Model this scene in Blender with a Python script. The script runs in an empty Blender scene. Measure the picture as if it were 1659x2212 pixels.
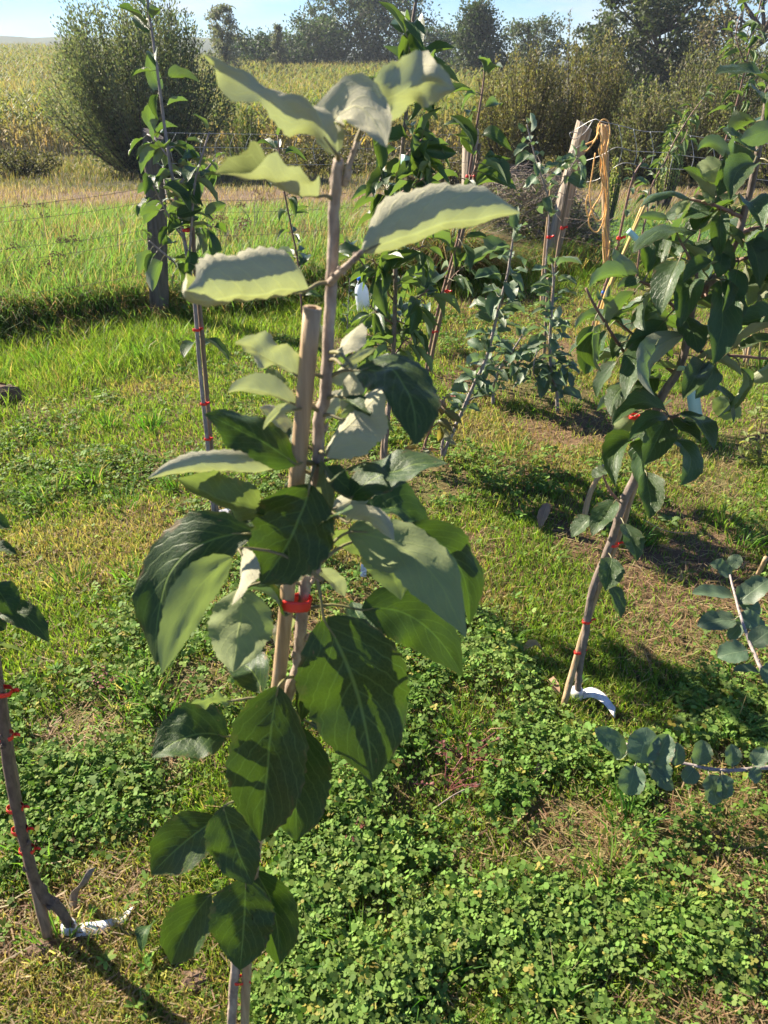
import bpy, math, random
import numpy as np
from mathutils import Vector, Matrix

sc = bpy.context.scene
COL = sc.collection
rng = np.random.default_rng(11)
random.seed(11)

# ------------------------------------------------------------------ camera
H = 1.25                                  # eye height of the phone
PITCH = math.radians(30.9)
CP, SP = math.cos(PITCH), math.sin(PITCH)
cam_d = bpy.data.cameras.new('camera')
cam = bpy.data.objects.new('camera', cam_d)
COL.objects.link(cam)
cam.location = (0, 0, H)
cam.rotation_euler = (math.pi / 2 - PITCH, 0, 0)
cam_d.sensor_fit = 'HORIZONTAL'
cam_d.sensor_width = 36
cam_d.lens = 36.0
cam_d.clip_start = 0.02
cam_d.clip_end = 4000
cam_d.dof.use_dof = True
cam_d.dof.focus_distance = 2.4
cam_d.dof.aperture_fstop = 18.0
sc.camera = cam

# ------------------------------------------------------------------ light
SUN_EL = math.radians(34)
SUN_AZ = math.radians(57)                 # to the left of straight ahead
sun_dir = Vector((-math.sin(SUN_AZ) * math.cos(SUN_EL), math.cos(SUN_AZ) * math.cos(SUN_EL), math.sin(SUN_EL)))
w = bpy.data.worlds.new('World')
sc.world = w
w.use_nodes = True
wn, wl = w.node_tree.nodes, w.node_tree.links
wn.clear()
sky = wn.new('ShaderNodeTexSky')
sky.sky_type = 'NISHITA'
sky.sun_disc = False
sky.sun_elevation = SUN_EL
sky.sun_rotation = -SUN_AZ
sky.air_density = 1.0
sky.dust_density = 0.0
sky.ozone_density = 4.0
tc = wn.new('ShaderNodeTexCoord')
mp = wn.new('ShaderNodeMapping')
mp.inputs['Scale'].default_value = (2.2, 2.2, 15.0)
mp.inputs['Location'].default_value = (0.35, 0.1, 0.0)
nz = wn.new('ShaderNodeTexNoise')
nz.inputs['Scale'].default_value = 1.6
nz.inputs['Detail'].default_value = 5
nz.inputs['Roughness'].default_value = 0.5
rmp = wn.new('ShaderNodeValToRGB')
rmp.color_ramp.elements[0].position = 0.54
rmp.color_ramp.elements[1].position = 0.70
rmp.color_ramp.elements[1].color = (0.85, 0.85, 0.85, 1)
mix = wn.new('ShaderNodeMix'); mix.data_type = 'RGBA'
mix.inputs['B'].default_value = (4.0, 4.1, 4.25, 1)
bg = wn.new('ShaderNodeBackground')
bg.inputs['Strength'].default_value = 0.066
wo = wn.new('ShaderNodeOutputWorld')
wl.new(tc.outputs['Generated'], mp.inputs['Vector'])
wl.new(mp.outputs['Vector'], nz.inputs['Vector'])
wl.new(nz.outputs['Fac'], rmp.inputs['Fac'])
wl.new(rmp.outputs['Color'], mix.inputs['Factor'])
tint = wn.new('ShaderNodeMix'); tint.data_type = 'RGBA'; tint.blend_type = 'MULTIPLY'
tint.inputs['Factor'].default_value = 1.0
tint.inputs['B'].default_value = (0.37, 0.53, 0.80, 1)
wl.new(sky.outputs['Color'], tint.inputs['A'])
wl.new(tint.outputs['Result'], mix.inputs['A'])
wl.new(mix.outputs['Result'], bg.inputs['Color'])
wl.new(bg.outputs['Background'], wo.inputs['Surface'])

sun_l = bpy.data.lights.new('sun', 'SUN')
sun_l.energy = 5.0
sun_l.angle = math.radians(0.53)
sun_l.color = (1.0, 0.89, 0.72)
sun = bpy.data.objects.new('sun', sun_l)
COL.objects.link(sun)
sun.rotation_euler = (-sun_dir).to_track_quat('-Z', 'Y').to_euler()
sun.location = sun_dir * 30

vs = sc.view_settings
vs.view_transform = 'Standard'
vs.look = 'None'
vs.exposure = 1.76
vs.gamma = 1.0
vs.use_curve_mapping = False
sc.render.film_transparent = False
cy = sc.cycles
cy.max_bounces = 5
cy.diffuse_bounces = 2
cy.glossy_bounces = 2
cy.transmission_bounces = 3
cy.transparent_max_bounces = 6
cy.volume_bounces = 0
cy.use_denoising = True
cy.use_adaptive_sampling = True
cy.adaptive_threshold = 0.015
cy.sample_clamp_indirect = 6

# ------------------------------------------------------------------ projection helpers (picture units: 1659 x 2212, focal 1660)
F = 1660.0
def P(x, y, d):
    a, b = (x - 829.5) / F, (1106 - y) / F
    return np.array((a * d, d * (CP + b * SP), H + d * (b * CP - SP)))
def DY(y, Y):
    return Y / (CP + (1106 - y) / F * SP)
def PY(x, y, Y):
    return P(x, y, DY(y, Y))
def PZ(x, y, z=0.0):
    b = (1106 - y) / F
    return P(x, y, (H - z) / (SP - b * CP))
def depth_of(p):
    return p[1] * CP + (H - p[2]) * SP

# ------------------------------------------------------------------ noise
def vnoise(x, y, seed=0):
    x = np.asarray(x, float); y = np.asarray(y, float)
    xi, yi = np.floor(x).astype(np.int64), np.floor(y).astype(np.int64)
    xf, yf = x - xi, y - yi
    def h(i, j):
        n = (i * 374761393 + j * 668265263 + seed * 2147483647) & 0xffffffff
        n = ((n ^ (n >> 13)) * 1274126177) & 0xffffffff
        return ((n ^ (n >> 16)) & 0xffff) / 65535.0
    u, v = xf * xf * (3 - 2 * xf), yf * yf * (3 - 2 * yf)
    return (h(xi, yi) * (1 - u) + h(xi + 1, yi) * u) * (1 - v) + (h(xi, yi + 1) * (1 - u) + h(xi + 1, yi + 1) * u) * v
def fbm(x, y, seed=0, octv=4):
    s, a, t = 0.0, 1.0, 0.0
    for k in range(octv):
        s = s + a * vnoise(np.asarray(x) * 2 ** k + 17.3 * k, np.asarray(y) * 2 ** k - 9.1 * k, seed + k)
        t += a; a *= 0.5
    return s / t
def sstep(a, b, x):
    t = np.clip((x - a) / (b - a), 0, 1)
    return t * t * (3 - 2 * t)

# ------------------------------------------------------------------ terrain
_bl = np.array([PZ(*q)[:2] for q in ((-160, 775), (0, 745), (200, 716), (345, 690), (500, 672), (640, 655), (800, 640), (960, 618), (1100, 600), (1300, 590), (1750, 588))])
_bl = _bl[np.argsort(_bl[:, 0])]
def bank_y(x):
    return np.interp(x, _bl[:, 0], _bl[:, 1]) + 0.10 * (vnoise(np.asarray(x) * 2.3, 3.3, 5) - 0.5)
def terrain(x, y):
    x = np.asarray(x, float); y = np.asarray(y, float)
    yb = bank_y(x)
    lawn = 0.028 * (fbm(x * 2.2, y * 2.2, 3) - 0.5) * sstep(0.5, 1.5, y + 1.5) + 0.012 * (fbm(x * 9, y * 9, 8, 2) - 0.5)
    s = sstep(yb - 0.02, yb + 0.14, y)
    left = 1 - 0.75 * sstep(-0.2, 1.2, x)
    up = 0.11 * left * s * (1 - sstep(6, 10, y))
    slope = np.interp(y, [0, 5, 9, 16, 31, 45, 85, 140, 300, 900], [0, 0, -0.34, -0.78, -2.10, -1.95, -1.62, -2.4, -4, -6])
    rise = 1.35 * sstep(0, 1, (y - 33) / 52.0) * sstep(-2, -34, x)
    mead = 0.10 * (fbm(x * 0.9, y * 0.9, 21) - 0.5) * s
    return lawn + up + slope + rise + mead

# ------------------------------------------------------------------ object helpers
def link(o, parent=None):
    COL.objects.link(o)
    if parent is not None:
        o.parent = parent
    return o
def tag(o, label, cat, group=None, kind=None):
    o['label'] = label
    o['category'] = cat
    if group: o['group'] = group
    if kind: o['kind'] = kind
    return o
def structure(o, label=None):
    o['kind'] = 'structure'
    if label: o['label'] = label
    return o
def empty(name, loc):
    o = bpy.data.objects.new(name, None)
    o.empty_display_size = 0.05
    o.location = loc
    COL.objects.link(o)
    return o
def mesh_data(name, V, faces, mat=None, smooth=True, uv=None, cols=None):
    me = bpy.data.meshes.new(name)
    me.from_pydata([tuple(v) for v in V], [], faces)
    if uv is not None:
        l = me.uv_layers.new(name='uv')
        idx = np.empty(len(me.loops), np.int32)
        me.loops.foreach_get('vertex_index', idx)
        l.data.foreach_set('uv', np.asarray(uv, np.float32)[idx].ravel())
    if cols is not None:
        ca = me.color_attributes.new('col', 'FLOAT_COLOR', 'POINT')
        c4 = np.ones((len(V), 4), np.float32); c4[:, :3] = cols
        ca.data.foreach_set('color', c4.ravel())
    if smooth:
        me.polygons.foreach_set('use_smooth', np.ones(len(me.polygons), bool))
    if mat is not None:
        me.materials.append(mat)
    me.update()
    return me
def mesh_obj(name, V, faces, mat=None, parent=None, smooth=True, uv=None, cols=None, origin=None):
    V = np.asarray(V, float)
    if origin is not None:
        V = V - np.asarray(origin)
    o = bpy.data.objects.new(name, mesh_data(name, V, faces, mat, smooth, uv, cols))
    if origin is not None and parent is None:
        o.location = origin
    return link(o, parent)
def big_mesh(name, V, loops, sizes, mat, cols=None, parent=None, smooth=False):
    """numpy mesh: V (n,3), loops flat vertex indices, sizes per polygon"""
    me = bpy.data.meshes.new(name)
    me.vertices.add(len(V)); me.vertices.foreach_set('co', np.asarray(V, np.float32).ravel())
    me.loops.add(len(loops)); me.loops.foreach_set('vertex_index', np.asarray(loops, np.int32))
    me.polygons.add(len(sizes))
    st = np.concatenate(([0], np.cumsum(sizes)[:-1])).astype(np.int32)
    me.polygons.foreach_set('loop_start', st)
    if smooth:
        me.polygons.foreach_set('use_smooth', np.ones(len(sizes), bool))
    me.update(calc_edges=True)
    if cols is not None:
        ca = me.color_attributes.new('col', 'FLOAT_COLOR', 'POINT')
        c4 = np.ones((len(V), 4), np.float32); c4[:, :3] = cols
        ca.data.foreach_set('color', c4.ravel())
    me.materials.append(mat)
    o = bpy.data.objects.new(name, me)
    return link(o, parent)
def norm(v):
    v = np.asarray(v, float)
    return v / (np.linalg.norm(v) + 1e-12)
def smooth_path(pts, n=4):
    pts = np.asarray(pts, float)
    if len(pts) < 3: 
        return np.array([pts[0] + (pts[-1] - pts[0]) * t for t in np.linspace(0, 1, n + 1)]) if n > 1 else pts
    out = []
    ext = np.vstack((2 * pts[0] - pts[1], pts, 2 * pts[-1] - pts[-2]))
    for i in range(1, len(ext) - 2):
        p0, p1, p2, p3 = ext[i - 1], ext[i], ext[i + 1], ext[i + 2]
        for k in range(n):
            t = k / n
            out.append(0.5 * (2 * p1 + (p2 - p0) * t + (2 * p0 - 5 * p1 + 4 * p2 - p3) * t * t + (3 * p1 - p0 - 3 * p2 + p3) * t ** 3))
    out.append(pts[-1])
    return np.array(out)
def tube(pts, radii, sides=7, cap=True, jit=0.0, rs=None):
    pts = np.asarray(pts, float); n = len(pts)
    radii = np.interp(np.linspace(0, 1, n), np.linspace(0, 1, len(np.atleast_1d(radii))), np.atleast_1d(radii))
    V, Fc = [], []
    up = np.array((0.13, 0.91, 0.37))
    for i in range(n):
        t = norm(pts[min(i + 1, n - 1)] - pts[max(i - 1, 0)])
        a = norm(np.cross(t, up)); b = np.cross(t, a)
        for k in range(sides):
            an = 2 * math.pi * k / sides
            r = radii[i] * (1 + (jit * (rs.random() - 0.5) if rs is not None else 0))
            V.append(pts[i] + r * (math.cos(an) * a + math.sin(an) * b))
    for i in range(n - 1):
        for k in range(sides):
            k2 = (k + 1) % sides
            Fc.append((i * sides + k, i * sides + k2, (i + 1) * sides + k2, (i + 1) * sides + k))
    if cap:
        Fc.append(tuple(range(sides - 1, -1, -1)))
        Fc.append(tuple((n - 1) * sides + k for k in range(sides)))
    return V, Fc
class MB:
    def __init__(s): s.V, s.F, s.C = [], [], []
    def add(s, V, Fc, c=None):
        o = len(s.V)
        s.V += list(V); s.F += [tuple(i + o for i in f) for f in Fc]
        if c is not None: s.C += [c] * len(V)
        return s
    def build(s, name, mat, parent=None, smooth=True, origin=None):
        return mesh_obj(name, s.V, s.F, mat, parent, smooth, None, s.C if s.C else None, origin)
def lathe(profile, n=18, center=(0, 0, 0), axis=None):
    V, Fc = [], []
    for (r, z) in profile:
        for k in range(n):
            a = 2 * math.pi * k / n
            V.append((center[0] + r * math.cos(a), center[1] + r * math.sin(a), center[2] + z))
    for i in range(len(profile) - 1):
        for k in range(n):
            k2 = (k + 1) % n
            Fc.append((i * n + k, i * n + k2, (i + 1) * n + k2, (i + 1) * n + k))
    Fc.append(tuple(range(n - 1, -1, -1)))
    Fc.append(tuple((len(profile) - 1) * n + k for k in range(n)))
    return V, Fc

# ------------------------------------------------------------------ materials
def new_mat(name):
    m = bpy.data.materials.new(name); m.use_nodes = True
    nt = m.node_tree; nt.nodes.clear()
    return m, nt.nodes, nt.links
def val(n, x):
    v = n.new('ShaderNodeValue'); v.outputs[0].default_value = x; return v.outputs[0]
def mth(n, l, op, a, b=None, c=None):
    m = n.new('ShaderNodeMath'); m.operation = op
    for i, x in enumerate((a, b, c)):
        if x is None: continue
        if isinstance(x, (int, float)): m.inputs[i].default_value = x
        else: l.new(x, m.inputs[i])
    return m.outputs[0]
def mixc(n, l, f, a, b, blend='MIX'):
    m = n.new('ShaderNodeMix'); m.data_type = 'RGBA'; m.blend_type = blend
    for s, x in (('Factor', f), ('A', a), ('B', b)):
        if isinstance(x, (int, float)): m.inputs[s].default_value = x
        elif isinstance(x, tuple): m.inputs[s].default_value = (*x, 1)
        else: l.new(x, m.inputs[s])
    return m.outputs['Result']
def noise(n, l, scale, detail=3, rough=0.5, coord=None):
    t = n.new('ShaderNodeTexNoise')
    t.inputs['Scale'].default_value = scale; t.inputs['Detail'].default_value = detail; t.inputs['Roughness'].default_value = rough
    if coord is None:
        coord = n.new('ShaderNodeTexCoord').outputs['Object']
    l.new(coord, t.inputs['Vector'])
    return t.outputs['Fac']
def out(n, l, s):
    o = n.new('ShaderNodeOutputMaterial'); l.new(s, o.inputs['Surface'])
def leaf_material(name, up, vein, under, trans, rough=0.42, tf=0.35, veins=7.0, bump=0.35, var=0.35, blotch=None, spec=0.5):
    m, n, l = new_mat(name)
    uvn = n.new('ShaderNodeUVMap'); uvn.uv_map = 'uv'
    sp = n.new('ShaderNodeSeparateXYZ'); l.new(uvn.outputs['UV'], sp.inputs[0])
    u, v = sp.outputs['X'], sp.outputs['Y']
    au = mth(n, l, 'ABSOLUTE', mth(n, l, 'SUBTRACT', u, 0.5))
    mid = mth(n, l, 'SUBTRACT', 1.0, mth(n, l, 'SMOOTHSTEP', au, 0.006, 0.028)) if False else None
    ms = n.new('ShaderNodeMapRange'); ms.interpolation_type = 'SMOOTHSTEP'
    ms.inputs['From Min'].default_value = 0.006; ms.inputs['From Max'].default_value = 0.026
    ms.inputs['To Min'].default_value = 1; ms.inputs['To Max'].default_value = 0
    l.new(au, ms.inputs['Value'])
    # side veins sweep forward and bend
    sw = mth(n, l, 'MULTIPLY', mth(n, l, 'POWER', au, 1.25), 1.0)
    ph = mth(n, l, 'MULTIPLY', mth(n, l, 'SUBTRACT', v, sw), veins)
    nv = noise(n, l, 5, 2, 0.5, uvn.outputs['UV'])
    side = mth(n, l, 'MULTIPLY', mth(n, l, 'GREATER_THAN', u, 0.5), 0.43)
    ph = mth(n, l, 'ADD', mth(n, l, 'ADD', ph, side), mth(n, l, 'MULTIPLY', nv, 0.22))
    fr = mth(n, l, 'ABSOLUTE', mth(n, l, 'SUBTRACT', mth(n, l, 'FRACT', ph), 0.5))
    s2 = n.new('ShaderNodeMapRange'); s2.interpolation_type = 'SMOOTHSTEP'
    s2.inputs['From Min'].default_value = 0.015; s2.inputs['From Max'].default_value = 0.085
    s2.inputs['To Min'].default_value = 1; s2.inputs['To Max'].default_value = 0
    l.new(fr, s2.inputs['Value'])
    fine = n.new('ShaderNodeTexVoronoi'); fine.feature = 'DISTANCE_TO_EDGE'
    fine.inputs['Scale'].default_value = 26; l.new(uvn.outputs['UV'], fine.inputs['Vector'])
    f2 = n.new('ShaderNodeMapRange'); f2.inputs['From Max'].default_value = 0.12
    f2.inputs['To Min'].default_value = 1; f2.inputs['To Max'].default_value = 0
    l.new(fine.outputs['Distance'], f2.inputs['Value'])
    vm = mth(n, l, 'MAXIMUM', ms.outputs[0], mth(n, l, 'MULTIPLY', s2.outputs[0], 0.55))
    vmf = mth(n, l, 'MAXIMUM', vm, mth(n, l, 'MULTIPLY', f2.outputs[0], 0.22))
    oi = n.new('ShaderNodeObjectInfo')
    big = noise(n, l, 3.0, 3, 0.6, uvn.outputs['UV'])
    # each leaf a little lighter, yellower or duller than its neighbour
    br = n.new('ShaderNodeHueSaturation')
    br.inputs['Color'].default_value = (*up, 1)
    l.new(mth(n, l, 'ADD', mth(n, l, 'MULTIPLY', oi.outputs['Random'], 0.05), 0.472), br.inputs['Hue'])
    l.new(mth(n, l, 'ADD', mth(n, l, 'MULTIPLY', big, 0.7), mth(n, l, 'ADD', mth(n, l, 'MULTIPLY', oi.outputs['Random'], var), 0.48)), br.inputs['Value'])
    cu = mixc(n, l, vmf, br.outputs[0], vein)
    if blotch is not None:
        bn = noise(n, l, 2.6, 4, 0.6, uvn.outputs['UV'])
        bm = n.new('ShaderNodeMapRange'); bm.inputs['From Min'].default_value = 0.5; bm.inputs['From Max'].default_value = 0.62
        l.new(mth(n, l, 'ADD', bn, mth(n, l, 'MULTIPLY', mth(n, l, 'SUBTRACT', oi.outputs['Random'], 0.6), 0.4)), bm.inputs['Value'])
        cu = mixc(n, l, bm.outputs[0], cu, blotch)
    # small dry specks
    sk = n.new('ShaderNodeTexVoronoi'); sk.inputs['Scale'].default_value = 7
    l.new(uvn.outputs['UV'], sk.inputs['Vector'])
    skm = mth(n, l, 'MULTIPLY', mth(n, l, 'LESS_THAN', sk.outputs['Distance'], 0.085), mth(n, l, 'GREATER_THAN', nv, 0.53))
    cu = mixc(n, l, skm, cu, (0.16, 0.09, 0.04))
    eg = n.new('ShaderNodeMapRange'); eg.interpolation_type = 'SMOOTHSTEP'
    eg.inputs['From Min'].default_value = 0.40; eg.inputs['From Max'].default_value = 0.50
    l.new(mth(n, l, 'ADD', au, mth(n, l, 'MULTIPLY', mth(n, l, 'SUBTRACT', noise(n, l, 9, 3, 0.6, uvn.outputs['UV']), 0.60), 0.55)), eg.inputs['Value'])
    cu = mixc(n, l, mth(n, l, 'MULTIPLY', eg.outputs[0], 0.7), cu, (0.15, 0.085, 0.035))
    un = n.new('ShaderNodeHueSaturation'); un.inputs['Color'].default_value = (*under, 1)
    l.new(mth(n, l, 'ADD', mth(n, l, 'MULTIPLY', big, 0.4), 0.8), un.inputs['Value'])
    cd = mixc(n, l, mth(n, l, 'MULTIPLY', vm, 0.6), un.outputs[0], tuple(1.25 * x if i_ < 2 else 0.95 * x for i_, x in enumerate(under)))
    geo = n.new('ShaderNodeNewGeometry')
    col = mixc(n, l, geo.outputs['Backfacing'], cu, cd)
    pet = mth(n, l, 'LESS_THAN', v, 0.0)
    col = mixc(n, l, pet, col, tuple(0.5 * (a + b) for a, b in zip(vein, (0.24, 0.15, 0.09))))
    bs = n.new('ShaderNodeBsdfPrincipled')
    l.new(col, bs.inputs['Base Color'])
    l.new(mth(n, l, 'ADD', mth(n, l, 'MULTIPLY', geo.outputs['Backfacing'], 0.9 - rough), mth(n, l, 'ADD', mth(n, l, 'MULTIPLY', big, 0.2), rough - 0.08)), bs.inputs['Roughness'])
    bs.inputs['Specular IOR Level'].default_value = spec
    bp = n.new('ShaderNodeBump'); bp.inputs['Strength'].default_value = bump; bp.inputs['Distance'].default_value = 0.0012
    hgt = mth(n, l, 'SUBTRACT', 1.0, vmf)
    l.new(mth(n, l, 'ADD', hgt, mth(n, l, 'MULTIPLY', big, 0.8)), bp.inputs['Height'])
    l.new(bp.outputs['Normal'], bs.inputs['Normal'])
    tr = n.new('ShaderNodeBsdfTranslucent')
    l.new(mixc(n, l, vm, trans, tuple(min(1, 1.25 * x) for x in trans)), tr.inputs['Color'])
    mx = n.new('ShaderNodeMixShader')
    l.new(mth(n, l, 'MULTIPLY', mth(n, l, 'SUBTRACT', 1.0, pet), tf), mx.inputs[0])
    l.new(bs.outputs[0], mx.inputs[1]); l.new(tr.outputs[0], mx.inputs[2])
    out(n, l, mx.outputs[0])
    return m
def plant_mat(name, tf=0.4, rough=0.6, tmul=(1.7, 1.9, 0.9), attr='col', spec=0.3):
    """small leaves and blades: own colour per leaf, light shines through"""
    m, n, l = new_mat(name)
    at = n.new('ShaderNodeAttribute'); at.attribute_name = attr
    bs = n.new('ShaderNodeBsdfPrincipled'); bs.inputs['Roughness'].default_value = rough
    bs.inputs['Specular IOR Level'].default_value = spec
    l.new(at.outputs['Color'], bs.inputs['Base Color'])
    tr = n.new('ShaderNodeBsdfTranslucent')
    l.new(mixc(n, l, 1.0, at.outputs['Color'], tmul, 'MULTIPLY'), tr.inputs['Color'])
    mx = n.new('ShaderNodeMixShader'); mx.inputs[0].default_value = tf
    l.new(bs.outputs[0], mx.inputs[1]); l.new(tr.outputs[0], mx.inputs[2])
    out(n, l, mx.outputs[0])
    return m
def plain_mat(name, c1, c2, scale=20, rough=0.7, bump=0.3, stretch=None, detail=4, metallic=0.0, spec=0.4, dist=0.003):
    m, n, l = new_mat(name)
    co = n.new('ShaderNodeTexCoord').outputs['Object']
    if stretch:
        mpn = n.new('ShaderNodeMapping'); mpn.inputs['Scale'].default_value = stretch
        l.new(co, mpn.inputs['Vector']); co = mpn.outputs['Vector']
    f = noise(n, l, scale, detail, 0.6, co)
    bs = n.new('ShaderNodeBsdfPrincipled')
    cr = n.new('ShaderNodeMapRange'); cr.inputs['From Min'].default_value = 0.3; cr.inputs['From Max'].default_value = 0.7
    l.new(f, cr.inputs['Value'])
    l.new(mixc(n, l, cr.outputs[0], c1, c2), bs.inputs['Base Color'])
    bs.inputs['Roughness'].default_value = rough
    bs.inputs['Metallic'].default_value = metallic
    bs.inputs['Specular IOR Level'].default_value = spec
    bp = n.new('ShaderNodeBump'); bp.inputs['Strength'].default_value = bump; bp.inputs['Distance'].default_value = dist
    l.new(f, bp.inputs['Height']); l.new(bp.outputs['Normal'], bs.inputs['Normal'])
    out(n, l, bs.outputs[0])
    return m

M_APPLE = leaf_material('apple_leaf', (0.018, 0.042, 0.011), (0.13, 0.19, 0.045), (0.24, 0.275, 0.17), (0.115, 0.225, 0.012), rough=0.48, tf=0.19, spec=0.35, bump=0.45)
M_APPLE_B = leaf_material('apple_leaf_lit', (0.043, 0.080, 0.031), (0.12, 0.17, 0.06), (0.30, 0.32, 0.21), (0.14, 0.25, 0.02), rough=0.36, tf=0.28, spec=0.4, bump=0.7)  # paler, greyer copy of the apple leaf; sunlit look put into the colour
M_YOUNG = leaf_material('young_apple_leaf', (0.060, 0.095, 0.045), (0.17, 0.20, 0.09), (0.47, 0.45, 0.325), (0.31, 0.36, 0.11), rough=0.6, tf=0.34, bump=0.55, spec=0.25)
M_PEAR = leaf_material('pear_leaf', (0.022, 0.056, 0.020), (0.08, 0.13, 0.04), (0.18, 0.24, 0.13), (0.17, 0.28, 0.03), rough=0.38, tf=0.30, veins=9)
M_GREY = leaf_material('grey_leaf', (0.085, 0.135, 0.078), (0.16, 0.22, 0.12), (0.32, 0.38, 0.28), (0.17, 0.28, 0.07), rough=0.45, tf=0.28)
M_BRONZE = leaf_material('bronze_leaf', (0.05, 0.08, 0.025), (0.16, 0.13, 0.06), (0.26, 0.27, 0.16), (0.35, 0.30, 0.05), rough=0.4, tf=0.35, blotch=(0.22, 0.055, 0.035))
M_DRYLEAF = leaf_material('dry_leaf', (0.34, 0.24, 0.12), (0.42, 0.32, 0.18), (0.46, 0.38, 0.25), (0.35, 0.22, 0.08), rough=0.7, tf=0.15, bump=0.7)
M_GRASS = plant_mat('grass_blade', 0.42, 0.55)
M_CLOVER = plant_mat('clover', 0.32, 0.62, (1.6, 1.8, 0.8), spec=0.15)
M_CROWN = plant_mat('tree_foliage', 0.30, 0.6)
M_CORN = plant_mat('maize', 0.40, 0.6, (1.5, 1.5, 0.9))
M_BARK = plain_mat('sapling_bark', (0.12, 0.09, 0.07), (0.27, 0.21, 0.17), 130, 0.75, 0.8, (1, 1, 0.4))
M_BARK_DARK = plain_mat('shaded_bark', (0.075, 0.05, 0.034), (0.19, 0.135, 0.095), 130, 0.8, 0.8, (1, 1, 0.4))  # darker sapling bark for the lower left trunk, its shadow painted in
M_BARK_FELT = plain_mat('felted_shoot_bark', (0.20, 0.145, 0.105), (0.47, 0.38, 0.29), 110, 0.8, 0.8, (1, 1, 0.45))
M_BARK_RED = plain_mat('red_shoot_bark', (0.15, 0.085, 0.065), (0.26, 0.15, 0.11), 60, 0.6, 0.4, (1, 1, 0.3))
M_BARK_GREY = plain_mat('grey_shoot_bark', (0.17, 0.14, 0.125), (0.38, 0.32, 0.30), 130, 0.75, 0.8, (1, 1, 0.3))
M_DARKBARK = plain_mat('old_bark', (0.055, 0.045, 0.038), (0.11, 0.09, 0.075), 8, 0.9, 0.5)
M_CANE = plain_mat('bamboo_cane', (0.25, 0.16, 0.085), (0.50, 0.36, 0.21), 150, 0.6, 0.6, (1, 1, 0.05))
M_CANEDARK = plain_mat('weathered_cane', (0.12, 0.08, 0.05), (0.33, 0.23, 0.15), 150, 0.75, 0.6, (1, 1, 0.05))
M_CANEYEL = plain_mat('yellow_cane', (0.48, 0.32, 0.10), (0.60, 0.43, 0.17), 14, 0.55, 0.35, (1, 1, 0.25))
M_POST = plain_mat('weathered_post_wood', (0.15, 0.11, 0.075), (0.43, 0.36, 0.28), 45, 0.9, 1.0, (1, 1, 0.06), 6, dist=0.008)
M_POSTDARK = plain_mat('dark_post_wood', (0.06, 0.045, 0.032), (0.20, 0.16, 0.12), 45, 0.9, 1.0, (1, 1, 0.06), 6, dist=0.008)
M_WIRE = plain_mat('galvanised_wire', (0.30, 0.30, 0.30), (0.46, 0.46, 0.45), 40, 0.5, 0.1, metallic=0.7)
M_RUSTWIRE = plain_mat('rusty_wire', (0.13, 0.10, 0.08), (0.22, 0.17, 0.13), 40, 0.7, 0.1, metallic=0.3)
M_RED = plain_mat('red_tape', (0.72, 0.025, 0.02), (0.82, 0.05, 0.035), 30, 0.4, 0.15)
M_BLUE = plain_mat('blue_tape', (0.03, 0.10, 0.42), (0.05, 0.16, 0.55), 30, 0.4, 0.15)
M_ROPE = plain_mat('orange_rope', (0.72, 0.38, 0.10), (0.85, 0.52, 0.20), 120, 0.6, 0.8, dist=0.002)
M_WHITE = plain_mat('white_plastic', (0.50, 0.47, 0.42), (0.80, 0.80, 0.82), 60, 0.5, 0.1)
M_MINT = plain_mat('mint_plastic', (0.42, 0.66, 0.55), (0.52, 0.76, 0.64), 20, 0.45, 0.05)
M_INK = plain_mat('ink', (0.03, 0.03, 0.05), (0.05, 0.05, 0.07), 20, 0.7, 0.0)
M_CAP = plain_mat('blue_cap', (0.02, 0.13, 0.62), (0.03, 0.17, 0.70), 20, 0.35, 0.05)
M_TWIG = plain_mat('dry_twig', (0.16, 0.125, 0.095), (0.30, 0.25, 0.20), 50, 0.9, 0.3)
M_CLOD = plain_mat('soil_clod', (0.10, 0.062, 0.038), (0.19, 0.125, 0.08), 40, 0.95, 1.0, dist=0.006)

# ------------------------------------------------------------------ ground sheet
def lerp3(a, b, t):
    return np.asarray(a)[None, :] * (1 - t[:, None]) + np.asarray(b)[None, :] * t[:, None]
def shag(x, y):
    """0 on the mown lawn, 1 in the unmown strip in front of the bank on the left"""
    ed = np.interp(x, [-4, -2.0, -1.45, -0.95, -0.5, 0.2, 1.0, 3], [1.6, 2.35, 2.75, 3.35, 3.9, 4.15, 4.7, 5.2])
    return sstep(ed - 0.12, ed + 0.22, y + 0.35 * (fbm(x * 1.7, y * 1.7, 31) - 0.5))
ys = np.concatenate((np.linspace(-5, 0.3, 22), np.linspace(0.34, 6.6, 230), np.geomspace(6.7, 520, 95)))
ss = np.linspace(-1, 1, 231)
YY, SS = np.meshgrid(ys, ss, indexing='ij')
XX = SS * (3.2 + 0.95 * np.maximum(YY, 0))
ZZ = terrain(XX.ravel(), YY.ravel())
V = np.stack((XX.ravel(), YY.ravel(), ZZ), 1)
ny, nx = XX.shape
ii = (np.arange(ny - 1)[:, None] * nx + np.arange(nx - 1)[None, :]).ravel()
loops = np.stack((ii, ii + 1, ii + nx + 1, ii + nx), 1).ravel()
xg, yg = V[:, 0], V[:, 1]
soil = lerp3((0.115, 0.072, 0.042), (0.19, 0.125, 0.072), fbm(xg * 3, yg * 3, 40))
moss = lerp3((0.085, 0.10, 0.028), (0.15, 0.14, 0.05), fbm(xg * 6, yg * 6, 41))
gmix = sstep(0.38, 0.62, fbm(xg * 1.6, yg * 1.6, 42)) * 0.75
c = soil * (1 - gmix[:, None]) + moss * gmix[:, None]
mb = sstep(-0.05, 0.5, yg - bank_y(xg))
mead_c = lerp3((0.07, 0.10, 0.03), (0.17, 0.12, 0.08), sstep(9.0, 11.5, yg + 1.2 * (fbm(xg, yg, 44) - 0.5)))
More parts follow.
